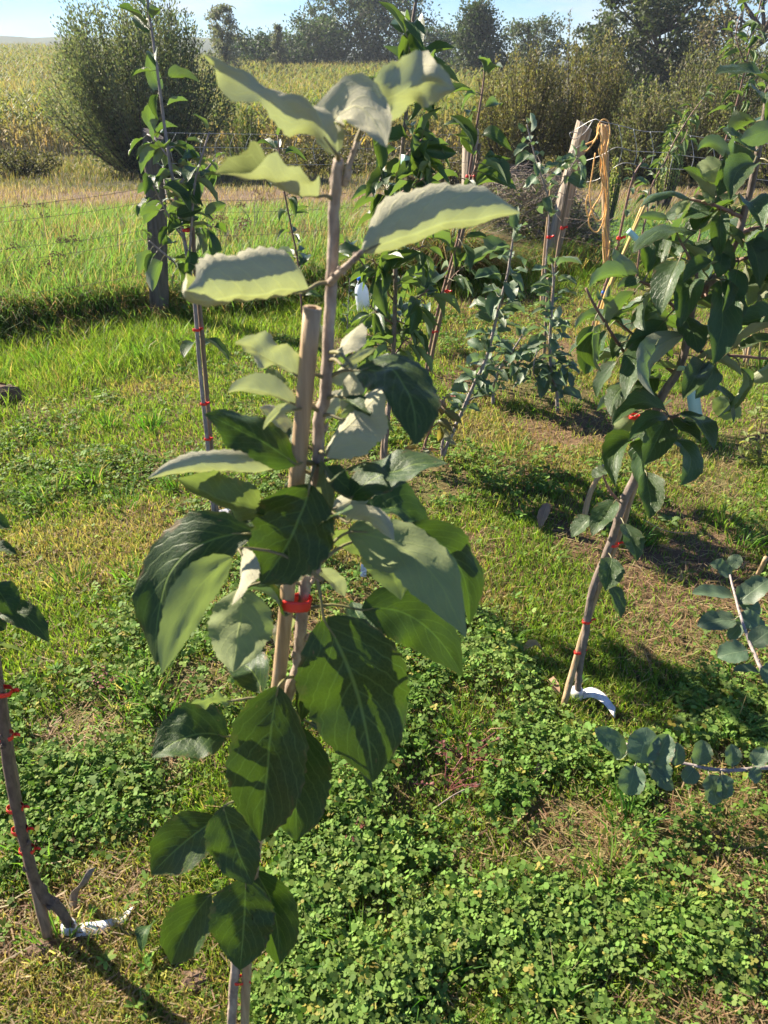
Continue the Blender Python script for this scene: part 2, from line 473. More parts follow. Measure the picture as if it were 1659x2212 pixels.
vg = sstep(12.0, 13.2, yg)
mead_c = mead_c * (1 - vg[:, None]) + np.array((0.07, 0.065, 0.032))[None] * vg[:, None]
right_green = sstep(1.2, 2.0, xg) * (1 - sstep(8.4, 9.4, yg))
mead_c = mead_c * (1 - right_green[:, None]) + np.array((0.06, 0.13, 0.03))[None] * right_green[:, None]
c = c * (1 - mb[:, None]) + mead_c * mb[:, None]
mg, n, l = new_mat('ground_soil')
at = n.new('ShaderNodeAttribute'); at.attribute_name = 'col'
co = n.new('ShaderNodeTexCoord').outputs['Object']
f1 = noise(n, l, 45, 6, 0.65, co)
f2 = noise(n, l, 220, 4, 0.6, co)
hs = n.new('ShaderNodeHueSaturation'); l.new(at.outputs['Color'], hs.inputs['Color'])
l.new(mth(n, l, 'ADD', mth(n, l, 'MULTIPLY', f1, 0.9), mth(n, l, 'ADD', mth(n, l, 'MULTIPLY', f2, 0.7), 0.2)), hs.inputs['Value'])
bs = n.new('ShaderNodeBsdfPrincipled'); bs.inputs['Roughness'].default_value = 0.95
bs.inputs['Specular IOR Level'].default_value = 0.15
l.new(hs.outputs[0], bs.inputs['Base Color'])
bp = n.new('ShaderNodeBump'); bp.inputs['Strength'].default_value = 1.0; bp.inputs['Distance'].default_value = 0.012
l.new(mth(n, l, 'ADD', f1, mth(n, l, 'MULTIPLY', f2, 0.4)), bp.inputs['Height']); l.new(bp.outputs['Normal'], bs.inputs['Normal'])
out(n, l, bs.outputs[0])
structure(big_mesh('ground', V, loops, np.full(len(ii), 4), mg, c, smooth=True))

# far ridge
hx = np.linspace(-520, 520, 141)
Vh, Fh = [], []
for k, (dy, hz) in enumerate(((0, 0), (25, 0.55), (60, 1.0), (110, 0.9), (200, 0.0))):
    for x in hx:
        h_ = 13 + 5.5 * (fbm(x / 130, k * 0.1, 71) - 0.4) * 2 + 0.9 * vnoise(x / 9.0, k * 3.1, 72) * hz - 9 * sstep(-100, 60, x)
        Vh.append((x * 0.66, 385 + dy * 0.5, -6 + h_ * 0.62 * hz + 2.6 * hz))
for k in range(4):
    for i in range(140):
        Fh.append((k * 141 + i, k * 141 + i + 1, (k + 1) * 141 + i + 1, (k + 1) * 141 + i))
M_HILL = plain_mat('wooded_hill', (0.030, 0.045, 0.022), (0.06, 0.085, 0.035), 0.12, 0.95, 0.6, detail=6)
structure(mesh_obj('hills', Vh, Fh, M_HILL), 'low wooded ridge on the horizon')

# ------------------------------------------------------------------ ground cover (numpy)
def wedge(n, y0, y1, k=0.62, m=0.35, power=1.0, xr=None):
    """random ground points; density falls with distance"""
    u = rng.random(n)
    if power == 1.0: y = y0 + (y1 - y0) * u
    else: y = (y0 ** (1 - power) + u * (y1 ** (1 - power) - y0 ** (1 - power))) ** (1 / (1 - power))
    hw = k * y + m
    x = (rng.random(n) * 2 - 1) * hw
    return x, y
def blades(x, y, z, h, wd, az, lean, cols, bend=0.5, az_face=None):
    """bent two-piece blades: 5 verts, one quad and one triangle"""
    n = len(x)
    d = np.stack((np.cos(az), np.sin(az)), 1)
    fa = rng.random(n) * 2 * np.pi if az_face is None else az_face
    s = np.stack((np.cos(fa), np.sin(fa)), 1) * wd[:, None] * 0.5
    h1 = h * 0.55
    l1 = lean * h * 0.35; l2 = lean * h * (0.35 + bend)
    up2 = h * np.sqrt(np.clip(1 - (lean * (0.35 + bend)) ** 2 * 0.5, 0.15, 1))
    V = np.zeros((n, 5, 3))
    V[:, 0, :2] = np.stack((x, y), 1) - s; V[:, 1, :2] = np.stack((x, y), 1) + s
    V[:, 0, 2] = V[:, 1, 2] = z - 0.004
    m = np.stack((x, y), 1) + d * l1[:, None]
    V[:, 2, :2] = m + s * 0.8; V[:, 3, :2] = m - s * 0.8; V[:, 2, 2] = V[:, 3, 2] = z + h1
    V[:, 4, :2] = np.stack((x, y), 1) + d * l2[:, None]; V[:, 4, 2] = z + up2
    b = (np.arange(n) * 5)[:, None]
    loops = (b + np.array([[0, 1, 2, 3, 3, 2, 4]])).ravel()
    sizes = np.tile([4, 3], n)
    return V.reshape(-1, 3), loops, sizes, np.repeat(cols, 5, 0)
def merge(parts):
    Vs, Ls, Ss, Cs, o = [], [], [], [], 0
    for V, L, S, C in parts:
        Vs.append(V); Ls.append(L + o); Ss.append(S); Cs.append(C); o += len(V)
    return np.concatenate(Vs), np.concatenate(Ls), np.concatenate(Ss), np.concatenate(Cs)
def jit_col(base, n, a=0.25, hue=0.12):
    v = 1 + a * (rng.random((n, 1)) * 2 - 1)
    hsh = 1 + hue * (rng.random((n, 3)) * 2 - 1)
    return np.clip(base * v * hsh, 0.004, 0.95)
def disc_leaves(cx, cy, cz, r, nrm, cols, sides=6, squash=1.0, notch=False, az=None):
    """flat many-sided leaves facing nrm"""
    n = len(cx)
    az = rng.random(n) * 6.283 if az is None else az
    nr = nrm / np.linalg.norm(nrm, axis=1, keepdims=True)
    t = np.stack((np.cos(az), np.sin(az), np.zeros(n)), 1)
    t = t - nr * np.sum(t * nr, 1, keepdims=True); t /= np.linalg.norm(t, axis=1, keepdims=True)
    s = np.cross(nr, t)
    V = np.zeros((n, sides, 3))
    for k in range(sides):
        a = 2 * np.pi * k / sides
        V[:, k] = np.stack((cx, cy, cz), 1) + r[:, None] * (math.cos(a) * t + squash * math.sin(a) * s) + nr * (0.12 * r * (math.sin(a) ** 2))[:, None]
    loops = np.arange(n * sides); sizes = np.full(n, sides)
    return V.reshape(-1, 3), loops, sizes, np.repeat(cols, sides, 0)

# zones of the lawn
def zone_clover(x, y):
    f = fbm(x * 2.1 + 3, y * 2.1, 51, 3)
    near = 1 - sstep(0.9, 1.9, y)
    right = sstep(-0.55, 0.15, x)
    return np.clip(sstep(0.44, 0.60, f + 0.17 * near * (0.75 + 0.25 * right) + 0.05 * right - 0.07 - 0.11 * sstep(-0.05, -0.5, x) * sstep(1.3, 1.9, y)), 0, 1) * (1 - shag(x, y))
def zone_bare(x, y):
    f = fbm(x * 2.6 - 7, y * 3.4 + 5, 61, 3)
    return sstep(0.54, 0.66, f + 0.04 * sstep(0.0, 0.8, x) - 0.10 * sstep(3, 4.5, y) - 0.14 * sstep(-0.1, -0.6, x) * sstep(1.0, 1.5, y))
def zone_dry(x, y):
    return sstep(0.44, 0.60, fbm(x * 1.3 + 11, y * 1.6 - 3, 66, 3) + 0.05 * sstep(1.2, 1.7, y) * (1 - sstep(2.9, 3.6, y)) - 0.10 * sstep(-0.1, -0.6, x)) * (1 - sstep(4.2, 5.0, y))

parts = []
# short lawn grass
N = 470000
x, y = wedge(N, 0.45, 5.6, power=0.6)
keep = (y < bank_y(x) + 0.05) & (rng.random(N) > 0.35 * zone_clover(x, y)) & (rng.random(N) > 0.80 * zone_bare(x, y))
keep &= rng.random(N) < (0.35 + 0.9 * fbm(x * 5, y * 5, 77, 3))
x, y = x[keep], y[keep]; n_ = len(x)
z = terrain(x, y); sh = shag(x, y); dr = zone_dry(x, y)
tuft = fbm(x * 3.2, y * 3.2, 81, 3)
h = (0.012 + 0.026 * tuft * rng.random(n_) + 0.010 * rng.random(n_)) * (1 + 1.5 * sh * (0.3 + rng.random(n_))) * (1 + 0.35 * sstep(2.2, 3.5, y))
wd = (0.0016 + 0.0012 * rng.random(n_)) * (1 + 0.16 * y)
base = lerp3((0.105, 0.185, 0.022), (0.205, 0.265, 0.042), rng.random(n_))
dryc = lerp3((0.22, 0.20, 0.065), (0.36, 0.27, 0.13), rng.random(n_))
isdry = (rng.random(n_) < 0.12 + 0.62 * dr * (1 - 0.6 * sh))
base[isdry] = dryc[isdry]
cols = jit_col(base, n_, 0.3)
parts.append(blades(x, y, z, h, wd, rng.random(n_) * 6.283, 0.3 + 0.85 * rng.random(n_), cols))
g1 = merge(parts)
o = big_mesh('lawn_grass', *g1[:3], M_GRASS, g1[3]); o['kind'] = 'stuff'; o['label'] = 'short mown grass of the orchard lawn'

# loose tufts with longer blades in the lawn and shaggy strip
parts = []
nt = 420
tx, ty = wedge(nt, 0.6, 5.4, power=0.4)
ok = (ty < bank_y(tx)) & ((rng.random(nt) < 0.12) | (shag(tx, ty) > 0.5)); tx, ty = tx[ok], ty[ok]
extra = np.array([PZ(*q)[:2] for q in ((330, 1505), (300, 1490), (270, 1530), (160, 1250), (110, 1060), (80, 1075), (200, 1040), (230, 925), (380, 1050), (330, 930), (1320, 1900), (1600, 1180))])
tx = np.concatenate((tx, extra[:, 0])); ty = np.concatenate((ty, extra[:, 1]))
nb = 46
X = np.repeat(tx, nb) + rng.normal(0, 0.022, len(tx) * nb); Y = np.repeat(ty, nb) + rng.normal(0, 0.022, len(tx) * nb)
n_ = len(X)
az = np.arctan2(Y - np.repeat(ty, nb), X - np.repeat(tx, nb)) + rng.normal(0, 0.5, n_)
sh = shag(X, Y)
h = (0.035 + 0.05 * rng.random(n_)) * (1 + 0.6 * sh)
wd = (0.0022 + 0.0016 * rng.random(n_)) * (1 + 0.13 * Y)
tone = np.repeat(rng.random(len(tx)), nb)
cols = jit_col(lerp3((0.06, 0.15, 0.02), (0.15, 0.24, 0.04), tone), n_, 0.25)
dd = rng.random(n_) < 0.10
cols[dd] = jit_col(np.tile(np.array((0.34, 0.27, 0.13)), (dd.sum(), 1)), dd.sum())
parts.append(blades(X, Y, terrain(X, Y), h, wd, az, 0.35 + 0.75 * rng.random(n_), cols))
g1 = merge(parts)
o = big_mesh('grass_tufts', *g1[:3], M_GRASS, g1[3]); o['kind'] = 'stuff'; o['label'] = 'longer green grass tufts standing in the lawn'

# dry thatch lying flat
N = 52000
x, y = wedge(N, 0.45, 5.2, power=0.7)
keep = (y < bank_y(x)) & (rng.random(N) < 0.25 + 0.75 * np.maximum(zone_bare(x, y), zone_dry(x, y)))
x, y = x[keep], y[keep]; n_ = len(x)
az = rng.random(n_) * 6.283
L = 0.012 + 0.035 * rng.random(n_); wd = (0.0010 + 0.0012 * rng.random(n_)) * (1 + 0.15 * y)
z = terrain(x, y) + 0.003 + 0.012 * rng.random(n_)
d = np.stack((np.cos(az), np.sin(az)), 1); s = np.stack((-np.sin(az), np.cos(az)), 1) * wd[:, None] * 0.5
V = np.zeros((n_, 4, 3)); c0 = np.stack((x, y), 1)
V[:, 0, :2] = c0 - s; V[:, 1, :2] = c0 + s; V[:, 2, :2] = c0 + d * L[:, None] + s; V[:, 3, :2] = c0 + d * L[:, None] - s
V[:, :2, 2] = z[:, None]; V[:, 2:, 2] = (z + 0.012 * (rng.random(n_) - 0.3))[:, None]
cols = jit_col(lerp3((0.17, 0.10, 0.055), (0.44, 0.33, 0.18), rng.random(n_) ** 1.3), n_, 0.25)
o = big_mesh('dry_grass_litter', V.reshape(-1, 3), np.arange(n_ * 4), np.full(n_, 4), M_GRASS, np.repeat(cols, 4, 0)); o['kind'] = 'stuff'
o['label'] = 'dry straw and dead grass lying between the clover'

# clover and round-leaved creeping weeds
parts = []
N = 150000
x, y = wedge(N, 0.42, 4.9, power=0.95)
zc = zone_clover(x, y)
keep = (y < bank_y(x) - 0.05) & (rng.random(N) < 0.04 + 0.96 * zc * sstep(0.27, 0.56, fbm(x * 8, y * 8, 90, 3))) & (rng.random(N) > 0.85 * zone_bare(x, y))
x, y = x[keep], y[keep]; n_ = len(x)
ht = (0.006 + 0.052 * fbm(x * 4.5, y * 4.5, 95, 3) * (0.35 + rng.random(n_))) * (0.5 + 0.6 * zone_clover(x, y))
z0 = terrain(x, y); z = z0 + ht
r = (0.0022 + 0.0036 * rng.random(n_) ** 1.6) * (1 + 0.14 * y)
tone = fbm(x * 3.1, y * 3.1, 99, 2)
base = lerp3((0.080, 0.155, 0.022), (0.185, 0.265, 0.065), np.clip(tone * 0.8 + 0.4 * (rng.random(n_) - 0.4), 0, 1))
yl = rng.random(n_) < 0.05
base[yl] = (0.24, 0.22, 0.05)
cols = jit_col(base, n_, 0.38, 0.10)
nrm = np.stack((rng.normal(-0.10, 0.48, n_), rng.normal(0.0, 0.48, n_), np.ones(n_)), 1)
tri = rng.random(n_) < 0.55
a0 = rng.random(n_) * 6.283
for k in range(3):
    a = a0[tri] + k * 2.094
    rr = r[tri]
    nn = nrm[tri] + 0.25 * np.stack((np.cos(a), np.sin(a), np.zeros(tri.sum())), 1) * rng.choice((-1, 1), (tri.sum(), 1))
    parts.append(disc_leaves(x[tri] + rr * 0.95 * np.cos(a), y[tri] + rr * 0.95 * np.sin(a), z[tri] + 0.25 * rr * (rng.random(tri.sum()) - 0.5), rr, nn, cols[tri], 5, 0.8, az=a))
rd = ~tri
for k in range(3):
    a = a0[rd] + k * 2.5
    rr = r[rd] * (1.10 - 0.22 * k)
    parts.append(disc_leaves(x[rd] + (0.6 + k) * rr * 0.8 * np.cos(a), y[rd] + (0.6 + k) * rr * 0.8 * np.sin(a), z[rd] - 0.004 * k, rr, nrm[rd] + rng.normal(0, 0.25, (rd.sum(), 3)), cols[rd], 6, 0.88))
# little rosettes of pointed weed leaves among them
N = 1500
px_, py_ = wedge(N, 0.42, 3.6, power=0.9)
kp = rng.random(N) < 0.35 + 0.5 * zone_clover(px_, py_); px_, py_ = px_[kp], py_[kp]
kn = 6; n2 = len(px_) * kn
aw = np.tile(np.arange(kn) * 1.047, len(px_)) + rng.normal(0, 0.35, n2)
rw = np.repeat(0.0045 + 0.0055 * rng.random(len(px_)), kn) * (0.6 + 0.6 * rng.random(n2))
wx, wy = np.repeat(px_, kn) + np.cos(aw) * rw * 1.05, np.repeat(py_, kn) + np.sin(aw) * rw * 1.05
parts.append(disc_leaves(wx, wy, terrain(wx, wy) + 0.010 + 0.02 * np.repeat(rng.random(len(px_)), kn), rw, np.stack((-0.55 * np.cos(aw) + rng.normal(0, .2, n2), -0.55 * np.sin(aw) + rng.normal(0, .2, n2), np.ones(n2)), 1), jit_col(lerp3((0.075, 0.16, 0.022), (0.17, 0.24, 0.05), np.repeat(rng.random(len(px_)), kn)), n2, 0.2), 6, 0.36, az=aw))
# stalks
sx, sy = x[::2], y[::2]
parts.append(blades(sx + rng.normal(0, 0.003, len(sx)), sy, z0[::2], ht[::2] * 1.05, np.full(len(sx), 0.0016), rng.random(len(sx)) * 6.28, 0.3 * rng.random(len(sx)), jit_col(np.tile(np.array((0.11, 0.16, 0.05)), (len(sx), 1)), len(sx))))
g1 = merge(parts)
o = big_mesh('clover', *g1[:3], M_CLOVER, g1[3]); o['kind'] = 'stuff'; o['label'] = 'patchy clover and round-leaved weeds carpeting the soil'

# ------------------------------------------------------------------ meadow beyond the bank
parts = []
N = 175000
x, y = wedge(N, 2.6, 32, k=0.60, m=0.4, power=1.35)
keep = (y > bank_y(x) + 0.02) & (rng.random(N) < 0.25 + 0.95 * fbm(x * 1.8, y * 1.8, 111, 3))
x, y = x[keep], y[keep]; n_ = len(x)
far = sstep(9.0, 11.0, y + 1.4 * (fbm(x * 0.8, y * 0.8, 113) - 0.5))
rgt = sstep(1.3, 2.1, x) * (1 - sstep(7.6, 8.8, y))
lump = fbm(x * 1.1, y * 1.1, 115, 3)
h = (0.07 + 0.15 * lump * (0.5 + rng.random(n_)) + 0.0 * far) * (1 - 0.72 * rgt) * (1 - 0.45 * far)
h = h * (1 + 1.6 * sstep(12.5, 16, y) * lump)
wd = (0.0030 + 0.003 * rng.random(n_)) * (0.7 + 0.11 * y) * (1 + sstep(13, 18, y))
green = lerp3((0.085, 0.165, 0.035), (0.165, 0.235, 0.080), rng.random(n_))
tan = lerp3((0.15, 0.105, 0.072), (0.26, 0.185, 0.135), rng.random(n_))
ol = lerp3((0.14, 0.15, 0.05), (0.22, 0.19, 0.08), rng.random(n_))
pick = rng.random(n_)
drys = 0.10 + sstep(0.48, 0.66, fbm(x * 0.9 + 5, y * 1.4, 118, 3)) * 0.45
cc = np.where((pick < np.maximum(far * 0.88, drys) * (1 - rgt))[:, None], tan, np.where((pick > 0.80)[:, None], ol, green))
verge = (y + 0.8 * (fbm(x, y, 119) - 0.5) > 12.6) & (rng.random(n_) < 0.8)
cc[verge] = lerp3((0.06, 0.07, 0.028), (0.15, 0.12, 0.06), rng.random(verge.sum()))
cols = jit_col(cc, n_, 0.25)
az = rng.normal(-0.5, 1.3, n_)
parts.append(blades(x, y, terrain(x, y), h, wd, az, 0.25 + 0.7 * rng.random(n_), cols, 0.55))
# overhanging fringe on the bank
N = 16000
x = rng.uniform(-3.2, 3.4, N); y = bank_y(x) + rng.uniform(-0.10, 0.30, N)
ok = rng.random(N) < np.where(x > 1.3, 0.4, 1.0); x, y = x[ok], y[ok]; N = len(x)
h = 0.07 + 0.14 * rng.random(N) * (0.4 + vnoise(x * 3, 7.7, 120))
br = rng.random(N) < 0.40
cc = np.where(br[:, None], lerp3((0.13, 0.085, 0.045), (0.32, 0.23, 0.12), rng.random(N)), lerp3((0.055, 0.125, 0.022), (0.12, 0.20, 0.045), rng.random(N)))
parts.append(blades(x, y, terrain(x, y), h, 0.004 + 0.003 * rng.random(N), rng.normal(-1.57, 0.9, N), 0.5 + 0.8 * rng.random(N), jit_col(cc, N), 0.75))
g1 = merge(parts)
o = big_mesh('meadow_grass', *g1[:3], M_GRASS, g1[3]); o['kind'] = 'stuff'; o['label'] = 'rough uncut meadow grass beyond the bank'

# tall bare dry stalks in the meadow
parts = []
N = 360
x, y = wedge(N, 4.1, 9.5, k=0.55, power=1.2)
ok = (y > bank_y(x)) & (x < 0.9); x, y = x[ok], y[ok]; N = len(x)
parts.append(blades(x, y, terrain(x, y), 0.26 + 0.30 * rng.random(N), 0.0022 + 0.0018 * rng.random(N), rng.random(N) * 6.28, 0.1 + 0.55 * rng.random(N), jit_col(lerp3((0.16, 0.10, 0.07), (0.38, 0.29, 0.17), rng.random(N)), N), 0.3))
g1 = merge(parts)
o = big_mesh('dry_stalks', *g1[:3], M_GRASS, g1[3]); o['kind'] = 'stuff'; o['label'] = 'thin dry stalks standing above the meadow grass'

# ------------------------------------------------------------------ maize field on the far slope
parts = []
pos = []
yr = 31.5
while yr < 96:
    step = 0.85 if yr < 42 else 1.7
    sp_ = 0.30 if yr < 42 else 0.55
    xs = np.arange(-0.62 * yr - 2, 0.16 * yr, sp_)
    xs = xs + rng.normal(0, 0.06, len(xs))
    pos.append(np.stack((xs, np.full(len(xs), yr) + rng.normal(0, 0.1, len(xs))), 1))
    yr += step
pos = np.concatenate(pos)
nP = len(pos)
zz = terrain(pos[:, 0], pos[:, 1]); hh = 1.75 + 0.45 * fbm(pos[:, 0] * 0.12, pos[:, 1] * 0.12, 130, 2) + 0.2 * rng.random(nP)
# stalks
parts.append(blades(pos[:, 0], pos[:, 1], zz, hh, np.full(nP, 0.06), rng.random(nP) * 6.28, 0.05 + 0.1 * rng.random(nP), jit_col(lerp3((0.16, 0.15, 0.04), (0.30, 0.24, 0.10), rng.random(nP)), nP)))
nl = 8
for k in range(nl):
    t = 0.12 + 0.86 * (k + rng.random(nP) * 0.6) / nl
    az = rng.random(nP) * 6.283
    L = 0.50 + 0.25 * rng.random(nP); L = L * (1.1 - 0.35 * t)
    bz = zz + hh * t
    d = np.stack((np.cos(az), np.sin(az)), 1); s = np.stack((-np.sin(az), np.cos(az)), 1) * 0.045 * (0.8 + 0.006 * pos[:, 1])[:, None]
    V = np.zeros((nP, 5, 3))
    b = pos
    V[:, 0, :2] = b - s * 0.6; V[:, 1, :2] = b + s * 0.6; V[:, :2, 2] = bz[:, None]
    m = b + d * (L * 0.5)[:, None]
    V[:, 2, :2] = m + s; V[:, 3, :2] = m - s; V[:, 2:4, 2] = (bz + L * 0.42)[:, None]
    V[:, 4, :2] = b + d * L[:, None]; V[:, 4, 2] = bz + L * (0.35 - 0.5 * rng.random(nP))
    low = np.clip(1.0 - t * 2.0 + 0.25 * (rng.random(nP) - 0.5), 0, 1)
    cc = lerp3((0.115, 0.165, 0.035), (0.24, 0.245, 0.065), rng.random(nP)) * (1 - low[:, None]) + lerp3((0.36, 0.24, 0.09), (0.50, 0.36, 0.15), rng.random(nP)) * low[:, None]
    bb = (np.arange(nP) * 5)[:, None]
    parts.append((V.reshape(-1, 3), (bb + np.array([[0, 1, 2, 3, 3, 2, 4]])).ravel(), np.tile([4, 3], nP), np.repeat(jit_col(cc, nP, 0.2), 5, 0)))
# tassels
for k in range(3):
    parts.append(blades(pos[:, 0], pos[:, 1], zz + hh * 0.96, np.full(nP, 0.30), np.full(nP, 0.025), rng.random(nP) * 6.28, 0.2 + 0.6 * rng.random(nP), jit_col(np.tile(np.array((0.27, 0.235, 0.10)), (nP, 1)), nP)))
g1 = merge(parts)
o = big_mesh('maize_field', *g1[:3], M_CORN, g1[3]); o['kind'] = 'stuff'; o['label'] = 'field of ripening yellow-green maize on the far slope'

# ------------------------------------------------------------------ bushes and far trees
def leaf_cloud(c, d, L, W, cols):
    """diamond leaves centred at c along d"""
    n = len(c)
    d = d / (np.linalg.norm(d, axis=1, keepdims=True) + 1e-9)
    r = rng.normal(0, 1, (n, 3)); s = np.cross(d, r); s /= (np.linalg.norm(s, axis=1, keepdims=True) + 1e-9)
    V = np.zeros((n, 4, 3))
    V[:, 0] = c - d * (L * 0.5)[:, None]; V[:, 2] = c + d * (L * 0.5)[:, None]
    V[:, 1] = c + s * (W * 0.5)[:, None]; V[:, 3] = c - s * (W * 0.5)[:, None]
    return V.reshape(-1, 3), np.arange(n * 4), np.full(n, 4), np.repeat(cols, 4, 0)
def bush(name, label, xpx, ybase, Y, wpx, ytop, nst, nleaf, c1, c2, L=0.05, W=0.017, spread=0.55, cat='bush', group='bushes along the far hedge', depth=None, up=0.9, lowest=0.12, bm=None, flop=0.35):
    zb = float(terrain(PY(xpx, ybase, Y)[0], Y))
    base = np.array((PY(xpx, ybase, Y)[0], Y, zb))
    hgt = PY(xpx, ytop, Y)[2] - zb
    hw = wpx / F * DY(ytop + 120, Y) * 0.5
    dp = hw * 0.8 if depth is None else depth
    root = empty(name, base)
    tag(root, label, cat, group)
    br = MB(); cs, ds, ws = [], [], []
    per = max(1, nleaf // nst)
    for i in range(nst):
        a = random.random() * 6.283; rr = math.sqrt(random.random())
        ex, ey = math.cos(a) * rr * hw, math.sin(a) * rr * dp
        ht = hgt * (math.sqrt(max(0.05, 1 - 0.80 * rr ** 2.6))) * (0.80 + 0.26 * float(vnoise(a * 1.3 + xpx, rr * 2.0, 7))) * random.uniform(0.85, 1.0) * (1.10 if random.random() < 0.12 else 1.0)
        p0 = np.array((ex * 0.25, ey * 0.25, 0.0))
        p2 = np.array((ex, ey, ht))
        p1 = np.array((ex * (0.25 + spread), ey * (0.25 + spread), ht * 0.5)) + np.array((random.uniform(-.1, .1) * hw, 0, 0))
        ts = np.linspace(0, 1, 7)
        pts = np.array([(1 - t) ** 2 * p0 + 2 * t * (1 - t) * p1 + t * t * p2 for t in ts])
        if i % 2 == 0:
            br.add(*tube(pts, (0.016, 0.003), 4, False))
        t = lowest + (1.0 - lowest) * rng.random(per) ** 0.8
        q = (1 - t)[:, None] ** 2 * p0 + 2 * (t * (1 - t))[:, None] * p1 + (t * t)[:, None] * p2
        tg = 2 * (1 - t)[:, None] * (p1 - p0) + 2 * t[:, None] * (p2 - p1)
        tg = tg / np.linalg.norm(tg, axis=1, keepdims=True)
        off = rng.normal(0, 1, (per, 3)); off /= np.linalg.norm(off, axis=1, keepdims=True)
        sp_ = 0.05 * hw + flop * 0.14 * hw * np.sin(np.clip(t, 0, 1) * 2.6)
        cs.append(q + off * sp_[:, None] * rng.random((per, 1)))
        ds.append(tg * up + off * 0.8)
        ws.append(rng.random(per))
    cs, ds, ws = np.concatenate(cs), np.concatenate(ds), np.concatenate(ws)
    n = len(cs)
    cl = lerp3(c1, c2, np.clip(ws * 0.6 + 0.8 * (fbm(cs[:, 0] * 1.5, cs[:, 2] * 1.5, 140, 2) - 0.3), 0, 1))
    g = leaf_cloud(cs, ds, L * (0.7 + 0.6 * rng.random(n)), W * (0.7 + 0.6 * rng.random(n)), jit_col(cl, n, 0.25))
    br.build('branches', bm or M_DARKBARK, root)
    o = big_mesh('crown', *g[:3], M_CROWN, g[3], root); o['kind'] = 'stuff'
    return root
def far_tree(name, label, xpx, ybase, Y, wpx, ytop, nclump, nleaf, c1, c2, L=0.30, trunk_r=0.16, cone=0.0, gap=0.9, group='trees behind the maize', cat='tree', clump=0.17, lowest=0.10):
    base = PY(xpx, ybase, Y); base[2] = float(terrain(base[0], Y)) - 0.05
    hgt = PY(xpx, ytop, Y)[2] - base[2]
    hw = wpx / F * DY(110, Y) * 0.5
    root = empty(name, base); tag(root, label, cat, group)
    tr = MB(); bb = MB()
    tp = [np.array((0, 0, 0.0))]
    for k in range(1, 7):
        tp.append(np.array((random.uniform(-.05, .05) * hw * k, random.uniform(-.05, .05) * hw * k, hgt * 0.92 * k / 6)))
    tr.add(*tube(tp, (trunk_r, trunk_r * 0.15), 6, False))
    cs, ds, sh = [], [], []
    per = nleaf // nclump
    for i in range(nclump):
        z = lowest + (1 - lowest) * random.random() ** 0.8
        prof = math.sin(math.pi * min(1, (0.10 + 0.90 * (1 - z)) ** 0.75)) ** 0.55 if cone == 0 else (1 - z) ** cone * 0.95 + 0.08
        a = random.random() * 6.283; rr = hw * prof * math.sqrt(random.random()) * 0.88
        c = np.array((math.cos(a) * rr, math.sin(a) * rr, z * hgt * 0.96))
        if i % 2 == 0:
            k = max(0, min(5, int((z - 0.18) * 6)))
            s_ = tp[k]
            midp = (s_ + c) * 0.5 + np.array((0, 0, -0.05 * hgt * random.random()))
            bb.add(*tube(smooth_path([s_, midp, c], 3), (trunk_r * 0.28, 0.012), 4, False))
        r = clump * hw * 2 * random.uniform(0.6, 1.25)
        o3 = rng.normal(0, 1, (per, 3)); o3 /= np.linalg.norm(o3, axis=1, keepdims=True)
        rad = r * rng.random((per, 1)) ** gap
        cs.append(c + o3 * rad * np.array((1, 1, 0.75))); ds.append(o3 + rng.normal(0, 0.6, (per, 3)))
        sh.append(np.full(per, random.random()))
    cs, ds, sh = np.concatenate(cs), np.concatenate(ds), np.concatenate(sh); n = len(cs)
    cl = lerp3(c1, c2, np.clip(sh * 0.7 + 0.4 * rng.random(n), 0, 1))
    g = leaf_cloud(cs, ds, L * (0.6 + 0.8 * rng.random(n)), L * 0.6 * (0.6 + 0.8 * rng.random(n)), jit_col(cl, n, 0.22))
    tr.build('trunk', M_DARKBARK, root); bb.build('branches', M_DARKBARK, root)
    o = big_mesh('crown', *g[:3], M_CROWN, g[3], root); o['kind'] = 'stuff'
    return root
DK1, DK2 = (0.026, 0.042, 0.022), (0.055, 0.078, 0.036)
# trees behind the maize, left to right
far_tree('slender_tree', 'pale thin-leaved tree rising just behind the round bush', 487, 130, 62, 86, 4, 90, 6500, (0.10, 0.11, 0.08), (0.17, 0.17, 0.12), 0.16, 0.12, gap=0.6)
far_tree('slender_tree', 'small sparse grey tree standing alone in the hedge gap', 603, 140, 70, 60, 48, 50, 3200, (0.09, 0.10, 0.075), (0.15, 0.15, 0.11), 0.17, 0.10, cone=0.8, gap=0.6)
far_tree('hedge_tree', 'low dark hedge tree left of the wood', 560, 172, 80, 190, 76, 80, 8000, DK1, DK2, 0.26, lowest=0.0)
far_tree('hedge_tree', 'rounded green tree at the left end of the wood', 680, 186, 84, 170, 36, 110, 12000, DK1, (0.075, 0.10, 0.05), 0.26, lowest=0.0)
far_tree('wood_tree', 'tall open-crowned tree in the middle of the wood', 750, 188, 88, 210, -24, 120, 12000, DK1, (0.085, 0.10, 0.055), 0.27, lowest=0.05, clump=0.13)
far_tree('wood_tree', 'tall dark tree at the right end of the wood', 848, 188, 90, 200, -40, 110, 12000, DK1, DK2, 0.28, lowest=0.0)
far_tree('hedge_tree', 'low dark tree between the wood and the pointed tree', 930, 190, 82, 170, 60, 80, 8000, DK1, DK2, 0.26, lowest=0.0)
far_tree('pointed_tree', 'dark pointed tree left of the brown thicket', 1026, 190, 62, 215, 4, 130, 14000, DK1, (0.07, 0.088, 0.045), 0.21, cone=0.75, lowest=0.0)
far_tree('round_tree', 'small round tree against the sky right of the pointed tree', 1148, 178, 66, 150, 38, 90, 9000, (0.04, 0.06, 0.03), (0.085, 0.10, 0.055), 0.20, lowest=0.0)
